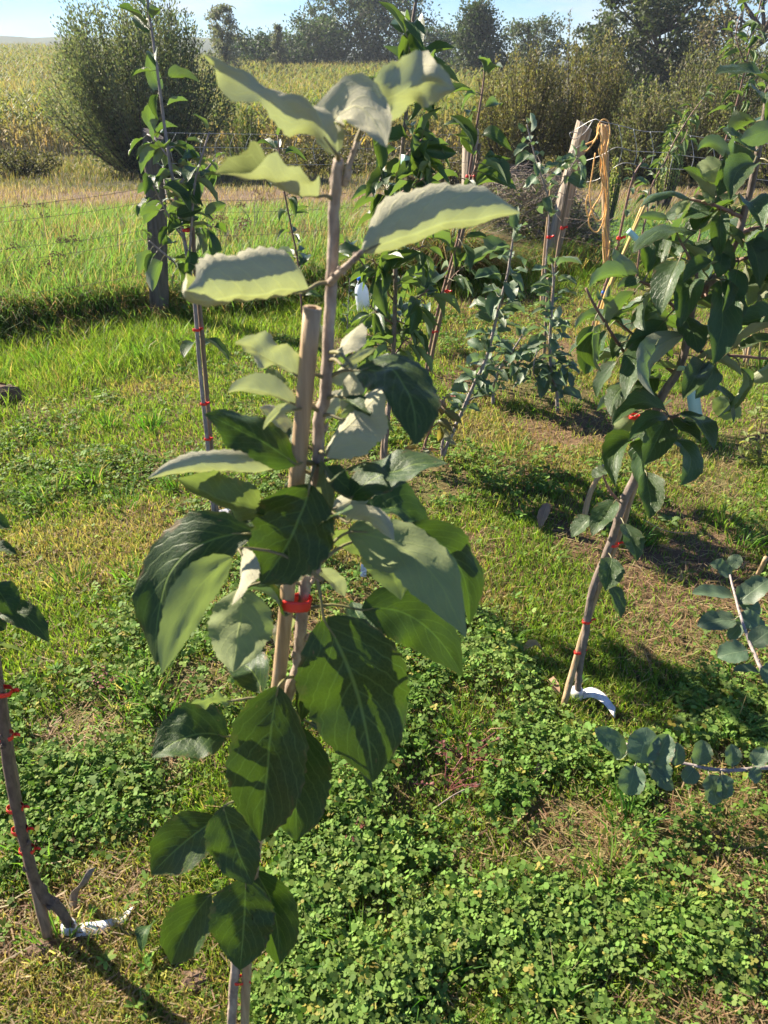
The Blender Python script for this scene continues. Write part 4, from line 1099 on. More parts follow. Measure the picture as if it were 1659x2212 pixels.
HA = [
 # top of the shoot: young felted leaves, pale beneath
 (648, 228, 436, 113, 120, (0.35, -0.40, -0.84), U(pts=[(727, 332), (690, 262), (648, 222), (585, 186), (520, 160), (470, 124), (436, 114)], dd=-0.01, dt=-0.05, phi=0.6, fold=0.55, wave=0.40, m=1, cr=0.5, prof='thin')),
 (727, 330, 834, 316, 112, (0.30, -0.30, -0.90), U(pts=[(727, 332), (714, 286), (722, 244), (768, 228), (808, 262), (835, 318)], dd=-0.012, dt=-0.03, phi=-0.35, fold=-0.15, wave=0.22, m=1, pet=0, cr=0.25)),
 (790, 262, 983, 193, 118, (-0.25, 0.62, -0.75), U(mid=(884, 188), dd=0.0, dt=-0.02, phi=0.35, fold=0.35, wave=0.5, m=1, cr=0.45)),
 (686, 424, 462, 362, 165, (0.05, 0.95, 0.10), U(pts=[(686, 424), (640, 412), (580, 396), (520, 384), (465, 374)], dd=-0.005, dt=-0.05, twist=-0.5, phi=1.3, fold=0.05, wave=0.22, m=1, cr=0.2)),
 (784, 542, 1124, 457, 225, (-0.12, 0.86, -0.48), U(pts=[(784, 544), (850, 520), (940, 486), (1040, 468), (1124, 459)], dd=-0.012, dt=0.02, phi=2.05, fold=0.0, wave=0.08, m=1, cr=0.10)),
 (664, 628, 402, 640, 262, (0.02, 0.90, -0.40), U(pts=[(664, 626), (600, 630), (530, 640), (460, 650), (420, 648), (402, 628)], dd=0.0, dt=-0.06, phi=2.45, fold=0.0, wave=0.08, m=1, phit=2.7, cr=0.10, prof='quince')),
 # second storey
 (648, 814, 508, 738, 92, (0.15, 0.75, -0.62), U(mid=(572, 768), dd=0.0, dt=-0.03, phi=0.35, fold=0.3, wave=0.32, m=1, cr=0.3)),
 (722, 772, 782, 697, 70, (0.45, 0.55, -0.65), U(dd=0.02, dt=0.03, phi=0.5, m=1)),
 (642, 876, 492, 848, 66, (0.0, 0.75, -0.65), U(mid=(560, 842), dd=0.0, dt=-0.02, phi=0.6, m=1)),
 (620, 856, 576, 797, 48, (-0.5, 0.4, 0.75), U(dd=0.01, dt=0.0, m=1)),
 (642, 884, 568, 928, 36, (-0.4, 0.55, -0.6), U(mid=(600, 893), m=1, dd=-0.01, dt=-0.03)),
 (702, 984, 838, 850, 150, (0.40, -0.35, -0.85), U(mid=(775, 893), dd=-0.01, dt=-0.05, phi=0.45, fold=0.35, wave=0.12, m=1)),
 (766, 800, 897, 962, 165, (0.30, 0.55, 0.78), U(mid=(868, 822), dd=-0.03, dt=-0.05, phi=-0.35, fold=0.05, wave=0.12, m=0)),
 (742, 792, 812, 752, 26, (0, 0.6, -0.7), U(m=1, dd=-0.01, dt=-0.02)),
 (772, 800, 738, 884, 58, (0.4, -0.2, -0.9), U(m=1, dd=0.012, dt=0.01)),
 (640, 1003, 441, 895, 118, (-0.20, 0.62, 0.75), U(mid=(540, 938), dd=-0.012, dt=-0.03, phi=-0.35, fold=0.1, wave=0.16, m=0)),
 (602, 1002, 316, 1034, 122, (0.02, 0.90, -0.40), U(pts=[(602, 1012), (540, 1018), (455, 1016), (380, 1022), (316, 1036)], dd=0.0, dt=-0.04, phi=2.3, fold=0.0, wave=0.08, m=1, cr=0.10)),
 (572, 1106, 383, 1034, 112, (-0.12, 0.52, 0.84), U(mid=(482, 1080), dd=-0.02, dt=-0.05, phi=0.3, fold=0.45, wave=0.22, m=2)),
 (669, 1046, 563, 1262, 192, (-0.12, 0.42, 0.90), U(mid=(634, 1150), dd=-0.03, dt=-0.06, phi=0.35, fold=0.2, wave=0.16, m=0)),
 (707, 1112, 692, 992, 50, (0.7, 0.1, 0.65), U(m=1, dd=-0.02, dt=-0.02)),
 (756, 1076, 968, 1001, 116, (0.10, 0.62, 0.76), U(mid=(850, 1018), dd=-0.01, dt=-0.01, phi=-0.2, fold=0.25, wave=0.12, m=0, twist=-0.3)),
 (712, 1040, 840, 1030, 52, (0.0, 0.82, 0.5), U(mid=(775, 1008), dd=-0.03, dt=-0.05, m=0)),
 (758, 1122, 932, 1160, 120, (0.2, 0.72, 0.62), U(mid=(850, 1098), dd=0.02, dt=0.03, m=0)),
 (752, 1150, 1007, 1378, 150, (-0.42, -0.25, -0.86), U(mid=(898, 1206), dd=-0.015, dt=-0.02, phi=-0.45, fold=0.2, wave=0.16, m=2, cr=0.25)),
 (870, 1142, 1014, 1350, 110, (0.62, 0.35, 0.70), U(mid=(985, 1210), dd=0.012, dt=0.01, phi=-0.3, m=0, pet=0)),
 (795, 1165, 866, 1296, 110, (0.35, -0.1, -0.9), U(dd=0.02, dt=0.03, phi=-0.4, m=2, mid=(838, 1215))),
 (748, 1128, 852, 1168, 52, (-0.2, 0.4, -0.88), U(m=1, dd=-0.02, dt=-0.035, mid=(802, 1118))),
 (546, 1152, 337, 1438, 150, (-0.35, 0.52, 0.78), U(mid=(378, 1225), dd=-0.02, dt=-0.05, phi=-0.2, fold=0.1, wave=0.16, m=0)),
 (500, 1205, 350, 1456, 96, (-0.55, -0.05, -0.83), U(mid=(410, 1298), dd=-0.045, dt=-0.06, phi=0.2, fold=0.05, wave=0.10, m=2, pet=0)),
 (522, 1184, 500, 1308, 66, (0.35, 0.0, -0.93), U(dd=-0.06, dt=-0.08, phi=0.5, fold=0.5, m=1)),
 (524, 1272, 503, 1452, 142, (0.05, -0.25, -0.96), U(dd=-0.01, dt=-0.02, phi=0.15, fold=0.1, m=2)),
 (617, 1330, 520, 1282, 54, (-0.3, 0.85, 0.4), U(dd=-0.01, dt=-0.02, m=0, mid=(570, 1278))),
 (690, 1140, 762, 1098, 60, (0.2, 0.6, 0.7), U(m=2, dd=-0.03, dt=-0.05)),
 (664, 1090, 640, 1002, 70, (-0.3, 0.3, 0.9), U(m=0, dd=0.02, dt=0.02)),
 (720, 1100, 800, 1050, 64, (0.2, -0.3, -0.9), U(m=1, dd=0.01, dt=0.02)),
 (600, 1010, 520, 965, 60, (-0.2, 0.7, 0.6), U(m=0, dd=0.02, dt=0.01)),
 (560, 1130, 470, 1140, 66, (-0.2, 0.7, 0.65), U(m=0, dd=0.01, dt=-0.01)),
 (630, 1330, 596, 1400, 44, (-0.3, 0.3, -0.9), U(m=1, dd=0.02, dt=0.02)),
 (690, 900, 740, 840, 52, (0.1, 0.3, -0.9), U(m=1, dd=0.02, dt=0.03)),
 (742, 860, 800, 900, 48, (0.3, 0.5, 0.8), U(m=0, dd=0.0, dt=-0.02)),
 (735, 990, 800, 960, 56, (0.1, 0.7, 0.6), U(m=0, dd=0.02, dt=0.03)),
 (700, 760, 690, 700, 30, (0.3, 0.2, 0.9), U(m=1, dd=0.02, dt=0.02)),
 (790, 1390, 760, 1300, 70, (0.2, 0.6, 0.7), U(m=0, dd=0.03, dt=0.04)),
 (640, 960, 560, 880, 56, (-0.2, 0.5, -0.85), U(m=1, dd=0.02, dt=0.0, phi=1.3, mid=(596, 905))),
 (655, 930, 590, 975, 50, (-0.3, 0.6, 0.7), U(m=0, dd=0.02, dt=0.01)),
 (712, 820, 770, 770, 54, (0.3, -0.1, -0.95), U(m=1, dd=0.015, dt=0.02, phi=0.9)),
 (735, 905, 850, 935, 72, (0.2, 0.85, -0.3), U(m=2, dd=0.0, dt=-0.02, phi=1.3, mid=(795, 905))),
 (700, 1010, 770, 1075, 56, (0.2, 0.5, 0.8), U(m=0, dd=0.0, dt=0.01)),
 (640, 1080, 590, 1130, 60, (-0.4, 0.4, 0.8), U(m=0, dd=0.03, dt=0.03)),
 (715, 1150, 790, 1200, 60, (0.3, 0.3, -0.9), U(m=2, dd=0.02, dt=0.03)),
 (560, 1180, 450, 1175, 70, (-0.1, 0.8, 0.5), U(m=0, dd=0.0, dt=-0.01, mid=(505, 1150))),
 (650, 1240, 590, 1290, 60, (-0.3, 0.5, 0.8), U(m=0, dd=0.025, dt=0.03)),
 (690, 1230, 745, 1290, 50, (0.3, 0.3, -0.9), U(m=1, dd=0.02, dt=0.03)),
 # third storey
 (566, 1496, 486, 1432, 92, (-0.45, 0.78, 0.42), U(dd=0.02, dt=0.03, m=0, mid=(534, 1440))),
 (500, 1514, 412, 1520, 44, (0, 0.7, -0.6), U(m=2, dd=0.0, dt=-0.01, wave=0.35)),
 (488, 1592, 328, 1637, 136, (-0.22, 0.55, 0.82), U(dd=-0.01, dt=-0.03, mid=(412, 1590), m=0)),
 (601, 1484, 562, 1818, 182, (-0.16, 0.34, 0.93), U(mid=(578, 1650), dd=-0.03, dt=-0.07, phi=0.22, fold=0.16, wave=0.06, m=0, dm=-0.015)),
 (646, 1570, 640, 1818, 146, (0.24, 0.36, 0.90), U(mid=(640, 1690), dd=0.0, dt=-0.03, phi=0.25, fold=0.25, wave=0.10, m=0)),
 (700, 1338, 806, 1690, 238, (0.05, 0.30, 0.95), U(mid=(772, 1500), dd=-0.04, dt=-0.08, phi=-0.25, fold=0.06, wave=0.10, m=0, dm=-0.012)),
 (668, 1562, 806, 1712, 72, (0.62, 0.66, 0.3), U(mid=(742, 1614), dd=0.0, dt=-0.01, m=0, phi=-0.3)),
 (782, 1318, 999, 1460, 128, (0.16, 0.60, 0.78), U(mid=(902, 1340), dd=0.01, dt=0.0, phi=-0.3, m=0)),
 (660, 1420, 650, 1560, 50, (0.5, 0.5, 0.7), U(m=0, dd=0.02, dt=0.03)),
 # lowest leaves
 (472, 1768, 326, 1890, 118, (-0.30, 0.50, 0.82), U(mid=(398, 1820), dd=-0.01, dt=-0.03, phi=0.3, fold=0.2, m=0)),
 (484, 1742, 545, 1912, 112, (0.12, 0.42, 0.90), U(mid=(508, 1824), dd=-0.02, dt=-0.04, m=0, wave=0.15)),
 (456, 1932, 370, 2084, 112, (-0.22, 0.55, 0.82), U(mid=(406, 2000), dd=-0.01, dt=-0.03, fold=0.3, m=0)),
 (531, 1900, 518, 2096, 146, (-0.02, 0.40, 0.92), U(mid=(526, 1995), dd=-0.03, dt=-0.06, fold=0.2, m=0)),
 (548, 1880, 602, 2086, 106, (0.25, 0.48, 0.84), U(mid=(592, 1970), dd=0.0, dt=-0.01, m=0)),
 (540, 1830, 562, 1800, 40, (0.4, 0.7, 0.5), U(m=0, dd=0.02, dt=0.03)),
]
M_MID = leaf_material('half_grown_apple_leaf', (0.050, 0.10, 0.032), (0.15, 0.20, 0.075), (0.26, 0.31, 0.14), (0.21, 0.29, 0.05), rough=0.42, tf=0.36)
for i, e in enumerate(HA):
    if e[1] > 1020 and e[5][2] > 0.5 and e[3] - e[1] > 60:      # limp leaves hang plumb
        e = list(e); L_ = math.hypot(e[2] - e[0], e[3] - e[1]) / F * dA(e[1])
        e[5] = (e[5][0], 0.0, 1.0); e[6] = dict(e[6], dt=(0.40, 0.26, 0.36, 0.12)[i % 4] * L_, dm=0.0)
    A.hand(e, dA, (M_APPLE, M_YOUNG, M_MID)[e[6].get('m', 0)], NV=26, NU=10, seed=100 + i, pr=0.0014, low=0.006)
# cane and its ties
topA = P(675, 664, dA(664))
gC = PZ(533, 2290, 0.0)
cA = [gC, P(529, 2200, dA(2200)), P(545, 1900, dA(1900)), P(602, 1470, dA(1470)), P(640, 1050, dA(1050)), topA]
q = smooth_path(cA, 5)
V, Fc = tube(q, np.linspace(0.0064, 0.0069, len(q)), 12, True, 0.05, np.random.default_rng(2))
# hollow end
o_ = len(V); n0 = 12
ax_ = norm(q[-1] - q[-2]); inner = [q[-1] + (np.array(V[o_ - n0 + k]) - q[-1]) * 0.55 for k in range(n0)]; deep = [p - ax_ * 0.02 for p in inner]
Fc = Fc[:-1]
V += inner + deep
for k in range(n0):
    k2 = (k + 1) % n0
    Fc.append((o_ - n0 + k, o_ - n0 + k2, o_ + k2, o_ + k)); Fc.append((o_ + k, o_ + k2, o_ + n0 + k2, o_ + n0 + k))
Fc.append(tuple(o_ + n0 + k for k in range(n0)))
cn_ = mesh_obj('support_cane', np.array(V), Fc, M_CANE, None, True, origin=q[0])
for p_ in list(cn_.data.polygons)[-25:]: p_.use_smooth = False
tag(cn_, 'hollow-ended bamboo cane beside the front sapling stem', 'garden cane', 'support canes')
tie('wide red tape tie on the front cane below the large middle leaves', P(640, 1303, dA(1303)), norm(P(640, 1200, dA(1200)) - P(625, 1400, dA(1400))), (0.0275, 0.0118), width=0.019, second=np.array((1, 0.3, 0.1)), tail=False)
tie('red tape tie on the front sapling under its lowest leaves', P(515, 2118, dA(2118)), norm(P(520, 2050, dA(2050)) - P(510, 2180, dA(2180))), (0.020, 0.0100), width=0.009, second=np.array((1, 0.1, 0)))

# ================================================================== leafy apple tree on the right
gB = PZ(1248, 1506, 0.0); YB = gB[1]
def dB(y): return DY(y, YB)
B = Tree('apple_tree', 'densely leaved young apple tree at the right with a mint label', gB, 'tree', rscale=0.62)
def pB(x, y, o=0.0): return P(x, y, dB(y) + o)
B.stem([gB, pB(1250, 1470), pB(1252, 1442), pB(1266, 1364), pB(1280, 1275), pB(1312, 1194), pB(1330, 1141), pB(1345, 1090), pB(1371, 1033), pB(1387, 985), pB(1408, 915), pB(1432, 852), pB(1464, 803), pB(1482, 749), pB(1490, 690), pB(1505, 640), pB(1552, 590), pB(1590, 520), pB(1612, 445), pB(1632, 366), pB(1645, 290), pB(1662, 200), pB(1690, 60), pB(1705, -60)], (0.0120, 0.0125, 0.0135, 0.0125, 0.0115, 0.010, 0.008, 0.006), 'trunk', 10, 0.2, 4)
for pts in ([(1405, 905, 0), (1396, 844, .0), (1364, 784, -.01), (1337, 744, -.02), (1313, 706, -.03), (1285, 660, -.04), (1266, 622, -.04)],
            [(1461, 809, 0), (1424, 779, .02), (1361, 717, .03), (1318, 679, .03)],
            [(1487, 700, 0), (1475, 684, -.01), (1440, 646, -.02), (1399, 614, -.03), (1372, 606, -.03)],
            [(1530, 612, 0), (1521, 644, -.02), (1497, 573, -.03), (1467, 514, -.03)],
            [(1490, 745, 0), (1540, 770, -.02), (1583, 768, -.03), (1659, 774, -.03), (1720, 770, -.03)],
            [(1575, 560, 0), (1600, 560, -.02), (1650, 545, -.03), (1700, 530, -.03)],
            [(1597, 505, 0), (1625, 494, .02), (1659, 487, .03), (1710, 470, .03)],
            [(1605, 470, 0), (1572, 455, -.02), (1540, 442, -.03), (1490, 430, -.03)],
            [(1408, 915, 0), (1430, 893, -.03), (1448, 900, -.05), (1466, 897, -.06)],
            [(1345, 1092, 0), (1318, 1060, .02), (1300, 1020, .02)]):
    B.stem([pB(*p) for p in pts], (0.0058, 0.0045, 0.003), 'branch', 7, 0.2, 4, M_BARK_RED)
n_ = None
def N3(a, b, c): return (a, b, c)
HB = [
 (1556, 606, 1540, 788, 74, (0.05, 0.2, 0.97), U(mid=(1560, 698), dd=-0.05, dt=-0.07, phi=0.2)),
 (1579, 616, 1590, 704, 56, (0.3, 0.6, 0.72), U(dd=-0.03, dt=-0.04)),
 (1577, 606, 1560, 676, 30, (0.3, 0.3, 0.9), U(dd=-0.05, dt=-0.07)),
 (1478, 681, 1509, 763, 64, (0.0, 0.4, 0.9), U(dd=-0.03, dt=-0.05)),
 (1424, 714, 1350, 864, 66, (-0.35, 0.68, 0.62), U(mid=(1378, 775), dd=-0.03, dt=-0.07, phi=-0.3)),
 (1478, 722, 1415, 856, 66, (-0.6, -0.1, -0.75), U(mid=(1402, 772), dd=-0.05, dt=-0.08, phi=0.35)),
 (1432, 656, 1363, 714, 48, (-0.3, 0.5, 0.8), U(dd=-0.02, dt=-0.04)),
 (1423, 657, 1421, 715, 50, (0.1, 0, -0.98), U(dd=0.0)),
 (1505, 500, 1369, 546, 62, (-0.2, 0.7, 0.66), U(mid=(1428, 497), dd=-0.04, dt=-0.06, phi=-0.4)),
 (1399, 589, 1386, 508, 42, (0.1, 0.2, 0.95), U(dd=-0.02, fold=0.6)),
 (1378, 589, 1326, 535, 32, (-0.3, 0.5, -0.75), U(dd=-0.02, mid=(1345, 566))),
 (1472, 570, 1410, 546, 32, (0.1, 0.85, 0.4), U(dd=0.0, mid=(1442, 545))),
 (1468, 606, 1415, 603, 52, (0, 0.6, -0.75), U(phi=1.3, dd=-0.02)),
 (1543, 568, 1475, 611, 48, (-0.1, 0.62, 0.76), U(dd=-0.05, dt=-0.07, mid=(1508, 580))),
 (1356, 598, 1273, 622, 54, (0, 0.72, -0.66), U(phi=1.1, mid=(1312, 594), dd=-0.03, dt=-0.05)),
 (1380, 600, 1350, 620, 30, (-0.2, 0.5, 0.8), U(dd=-0.05)),
 (1391, 627, 1334, 622, 32, (0, 0.75, -0.62), U(phi=0.9, mid=(1362, 613))),
 (1318, 676, 1320, 612, 20, (-0.4, 0.1, -0.9), U(phi=0.9)),
 (1334, 672, 1344, 628, 20, (-0.3, 0.1, -0.9), U(phi=0.9)),
 (1299, 679, 1241, 712, 26, (-0.2, 0.7, -0.65), U(phi=0.9, mid=(1268, 684))),
 (1296, 700, 1294, 780, 40, (-0.5, 0.0, -0.85), U(dd=-0.02)),
 (1346, 702, 1303, 698, 24, (0, 0.8, 0.5), U(mid=(1325, 690))),
 (1392, 826, 1320, 900, 56, (-0.35, 0.62, 0.7), U(mid=(1340, 840), dd=-0.03, dt=-0.06)),
 (1437, 886, 1322, 918, 66, (-0.1, 0.52, 0.84), U(mid=(1374, 872), dd=-0.05, dt=-0.08)),
 (1372, 898, 1330, 952, 46, (-0.2, -0.1, -0.95), U(dd=0.0, m=2)),
 (1440, 901, 1357, 952, 42, (-0.1, 0.5, 0.85), U(dd=-0.06, dt=-0.09, mid=(1402, 908))),
 (1440, 906, 1391, 1006, 72, (0.1, 0.42, 0.9), U(dd=-0.05, dt=-0.08)),
 (1377, 952, 1329, 1051, 66, (-0.35, 0.55, 0.76), U(mid=(1332, 974), dd=-0.04, dt=-0.07)),
 (1312, 1015, 1279, 1032, 38, (-0.4, 0.7, 0.6), U()),
 (1465, 895, 1543, 970, 66, (0.3, 0.6, 0.74), U(mid=(1512, 912), dd=-0.06, dt=-0.08)),
 (1458, 950, 1470, 1049, 66, (0.3, 0.25, 0.92), U(mid=(1492, 990), dd=-0.05, dt=-0.07, phi=-0.3)),
 (1535, 833, 1585, 915, 42, (0.5, 0.6, 0.6), U(mid=(1572, 858), dd=-0.03)),
 (1521, 784, 1475, 863, 60, (-0.1, 0.45, 0.88), U(dd=-0.06, dt=-0.09)),
 (1546, 790, 1502, 861, 54, (0.3, 0.4, 0.85), U(dd=-0.05, dt=-0.08)),
 (1686, 745, 1594, 758, 40, (0, 0.7, 0.7), U(dd=-0.03, mid=(1640, 738))),
 (1690, 700, 1594, 702, 74, (0.1, 0.45, 0.88), U(dd=-0.04, mid=(1645, 690))),
 (1690, 580, 1606, 563, 42, (0, 0.65, -0.72), U(phi=1.0, dd=-0.03)),
 (1690, 590, 1615, 618, 46, (0, 0.5, 0.85), U(dd=-0.02)),
 (1396, 1020, 1403, 1121, 68, (0.15, 0.4, 0.9), U(dd=-0.03, dt=-0.06)),
 (1329, 1082, 1279, 1158, 54, (-0.3, 0.5, 0.8), U(dd=-0.02, dt=-0.04)),
 (1279, 1117, 1235, 1161, 48, (-0.3, 0.7, 0.6), U(dd=-0.01)),
 (1348, 1131, 1376, 1212, 62, (0.3, 0.45, 0.84), U(dd=-0.03, dt=-0.05)),
 (1321, 1205, 1308, 1276, 58, (0.0, 0.4, 0.9), U(dd=-0.03, dt=-0.05)),
 (1318, 1266, 1342, 1336, 46, (0.4, 0.4, 0.8), U(dd=-0.01)),
 (1674, 192, 1545, 160, 76, (0, 0.62, 0.78), U(mid=(1612, 156), dd=-0.05, dt=-0.06)),
 (1566, 352, 1506, 380, 66, (-0.3, -0.3, -0.9), U(dd=-0.03, m=2)),
 (1537, 439, 1475, 363, 52, (-0.2, 0.6, 0.75), U(dd=-0.04, dt=-0.05, fold=0.4)),
 (1537, 440, 1530, 390, 30, (-0.2, -0.1, -0.97), U(dd=-0.06, m=2)),
 (1545, 422, 1572, 350, 46, (0.3, 0.4, 0.85), U(dd=-0.05, fold=0.4)),
 (1628, 352, 1578, 432, 72, (-0.1, 0.4, 0.9), U(mid=(1592, 372), dd=-0.05, dt=-0.07, fold=0.3)),
 (1634, 326, 1562, 279, 44, (0, 0.7, 0.7), U(dd=-0.03, mid=(1595, 292))),
 (1577, 342, 1507, 326, 32, (0, 0.75, -0.6), U(mid=(1540, 308), dd=-0.03, phi=0.7)),
 (1491, 430, 1383, 448, 48, (-0.1, 0.78, 0.55), U(mid=(1434, 414), dd=-0.04, dt=-0.05, phi=-1.0)),
 (1442, 474, 1380, 468, 26, (0, 0.75, -0.62), U(phi=0.9)),
 (1489, 433, 1467, 472, 30, (-0.3, -0.1, -0.95), U(phi=0.6, m=2)),
 (1572, 440, 1562, 501, 36, (-0.2, -0.1, -0.97), U(phi=0.8)),
 (1581, 586, 1538, 498, 42, (-0.3, 0.4, 0.85), U(dd=-0.03, m=0)),
 (1602, 494, 1575, 532, 16, (-0.3, 0.2, -0.9), U()),
 (1612, 466, 1560, 464, 30, (0, 0.7, 0.7), U(mid=(1585, 456))),
 (1694, 270, 1600, 302, 50, (0, 0.4, -0.9), U(dd=-0.03)),
 (1684, 518, 1624, 548, 60, (0.1, 0.5, 0.85), U(dd=-0.02)),
 (1538, 518, 1490, 577, 56, (-0.3, 0.6, 0.7), U(dd=0.0)),
 (1664, 205, 1655, 260, 60, (0.2, 0.3, 0.9), U(dd=-0.04)),
 (1560, 545, 1552, 600, 40, (0, 0.3, 0.95), U(dd=-0.02)),
 (1645, 640, 1600, 600, 40, (-0.2, 0.5, 0.8), U(dd=0.02)),
 (1450, 770, 1400, 740, 44, (-0.2, 0.6, 0.75), U(dd=0.03)),
 (1500, 660, 1540, 640, 40, (0.2, 0.5, 0.85), U(dd=0.02)),
 (1440, 560, 1480, 520, 46, (0.1, 0.6, 0.75), U(dd=0.03)),
 (1600, 900, 1540, 862, 52, (0.1, 0.3, -0.9), U(dd=0.03, m=2, pet=0)),
]
for i, e in enumerate(HB):
    B.hand(e, dB, (M_APPLE_B, M_YOUNG, M_MID)[e[6].get('m', 0)], NV=16, NU=6, seed=300 + i, pr=0.0013, low=0.004)
for k, nn in ((0, 16), (1, 8), (2, 9), (3, 7), (4, 6), (5, 7), (6, 7), (7, 7), (8, 5), (9, 4)):
    dress(B, k, nn, LV_APPLE, 0.088, 0.5 if k == 0 else 0.15, 1.0, 0.3, seed=k + 40, droop=0.8)
cane('support_cane', 'split cane tied behind the trunk of the right leafy apple tree', [PZ(1216, 1530, 0), pB(1245, 1424, .0), pB(1290, 1275, .012), pB(1335, 1159, .014), pB(1362, 1075, .014), pB(1420, 900, .014)], (0.0075, 0.007), M_CANE)
cane('support_cane', 'short cut cane stub left of the right leafy apple tree', [PZ(1258, 1135, 0.0), PY(1275, 1066, PZ(1258, 1135)[1]), PY(1306, 1006, PZ(1258, 1135)[1])], (0.0085, 0.0075), M_CANE)
for lab, x, y, r in (('red tie highest on the right leafy tree, half hidden by leaves', 1371, 900, (0.020, 0.0125)), ('red tie at the middle of the right leafy tree trunk', 1326, 1176, (0.022, 0.0135)),
                     ('thin red tie low on the right leafy tree trunk', 1268, 1342, (0.021, 0.0130)), ('lowest knotted red tie on the right leafy tree trunk', 1250, 1408, (0.020, 0.0130))):
    tie(lab, pB(x, y), norm(pB(x + 14, y - 60) - pB(x - 14, y + 60)), r, width=0.010, second=np.array((1, 0.5, 0.1)))

def strip(name, label, pts, width, mat, side, cat='plant label', group='plant labels', thick=0.0008, parent=None):
    q = smooth_path(pts, 4)
    V, Fc = [], []
    for i, p in enumerate(q):
        s_ = norm(side(i / (len(q) - 1)) if callable(side) else side) * width * 0.5
        V += [p - s_, p + s_]
    for i in range(len(q) - 1):
        Fc.append((2 * i, 2 * i + 2, 2 * i + 3, 2 * i + 1))
    o = mesh_obj(name, np.array(V), Fc, mat, parent, True, origin=q[0])
    md = o.modifiers.new('thickness', 'SOLIDIFY'); md.thickness = thick
    if label: tag(o, label, cat, group)
    return o
strip('plant_label', 'mint green plastic strip label hanging in the right leafy tree', [pB(1476, 800, -.03), pB(1483, 790, -.045), pB(1494, 800, -.05), pB(1497, 840, -.045), pB(1502, 885, -.04), pB(1508, 905, -.04)], 0.024, M_MINT, np.array((1, 0.1, -0.05)))
def gz(x, y, up=0.0):
    p = PZ(x, y, 0.0); p[2] = float(terrain(p[0], p[1])) + up; return p
# white loop label round the foot of the trunk with a long tail
def foot_label(label, base, r, tail, width, up=0.012):
    root = empty('white_loop_label', base); tag(root, label, 'plant label', 'white loop labels')
    V, Fc = lathe(((r * 1.0, -0.005), (r * 1.05, 0.008), (r * 0.95, 0.018), (r * 0.85, 0.024)), 14)
    mesh_obj('loop', V, Fc, M_WHITE, root)
    o = strip('tail', None, [t - np.asarray(base) for t in tail], width, M_WHITE, lambda t: np.array((0.25, 0.9, 0.25)), parent=root)
    return root
foot_label('white strip label looped round the foot of the right leafy tree', (gB[0] - .004, gB[1], 0.0), 0.015, [gz(1256, 1506, .03), gz(1285, 1512, .055), gz(1312, 1530, .058), gz(1338, 1556, .05)], 0.026)

# ================================================================== the other young trees
def simple_tree(name, label, pxs, gpx, r, bark, group='young trees of the orchard', lean=0.0):
    g = gz(*gpx); Y = g[1]
    t = Tree(name, label, g, 'tree', group, bark)
    pts = [g] + [PY(x, y, Y + lean * (gpx[1] - y) / 1000.0) for x, y in pxs]
    t.stem(pts, r, 'trunk', 8, 0.2, 4)
    t.Y = Y; t.lean = lean; t.gy = gpx[1]
    return t
def add_branch(t, pxs, r=(0.0045, 0.003), off=0.0, bark=None):
    n = len(pxs)
    t.stem([PY(x, y, t.Y + t.lean * (t.gy - y) / 1000.0 + off * i / max(1, n - 1)) for i, (x, y) in enumerate(pxs)], r, 'branch', 6, 0.2, 3, bark)
    return len(t.stems) - 1

# C: slender left tree
C = simple_tree('apple_tree', 'tall slender apple tree in front of the left fence post', [(455, 1040), (445, 930), (432, 800), (421, 660), (408, 570), (392, 490), (375, 400), (362, 320), (352, 250), (338, 140), (322, 30), (318, -20)], (462, 1128), (0.0085, 0.0085, 0.0075, 0.0065, 0.005, 0.0035), M_BARK_GREY)
bC = [add_branch(C, q, off=o) for q, o in (([(408, 570), (414, 480), (420, 400), (432, 350), (452, 285)], -.08), ([(400, 520), (372, 480), (340, 420), (322, 380)], -.10), ([(412, 600), (380, 570), (345, 540), (322, 520)], -.05),
     ([(378, 410), (405, 380), (440, 370), (462, 345)], .06), ([(395, 500), (430, 480), (455, 490)], .08), ([(365, 340), (335, 300), (318, 290)], .05), ([(385, 450), (360, 420), (352, 360)], .10))]
dress(C, 0, 22, LV_APPLE, 0.072, 0.64, 1.0, 0.35, 1, 0.3)
for k in bC: dress(C, k, 11, LV_APPLE, 0.068, 0.1, 1.0, 0.3, 10 + k, 0.5)
dress(C, 0, 3, LV_APPLE, 0.08, 0.40, 0.44, 0.3, 3, 0.6)
Cy = C.Y
cane('support_cane', 'dark cane tied to the tall slender left tree', [gz(470, 1130), PY(462, 1040, Cy + .015), PY(436, 720, Cy + .015), PY(420, 560, Cy + .02), PY(414, 470, Cy + .02)], (0.007, 0.006), M_CANEDARK)
for lab, x, y in (('bright red tie in the crown of the tall slender left tree', 401, 497), ('red tie below the lone lower leaves of the slender left tree', 424, 712), ('faint red tie halfway down the slender left tree stem', 440, 872), ('lowest red tie on the slender left tree stem', 448, 948)):
    tie(lab, PY(x, y, Cy), norm(PY(x - 8, y - 60, Cy) - PY(x + 8, y + 60, Cy)), (0.019, 0.0105), width=0.012, second=np.array((1, 0.2, 0)))

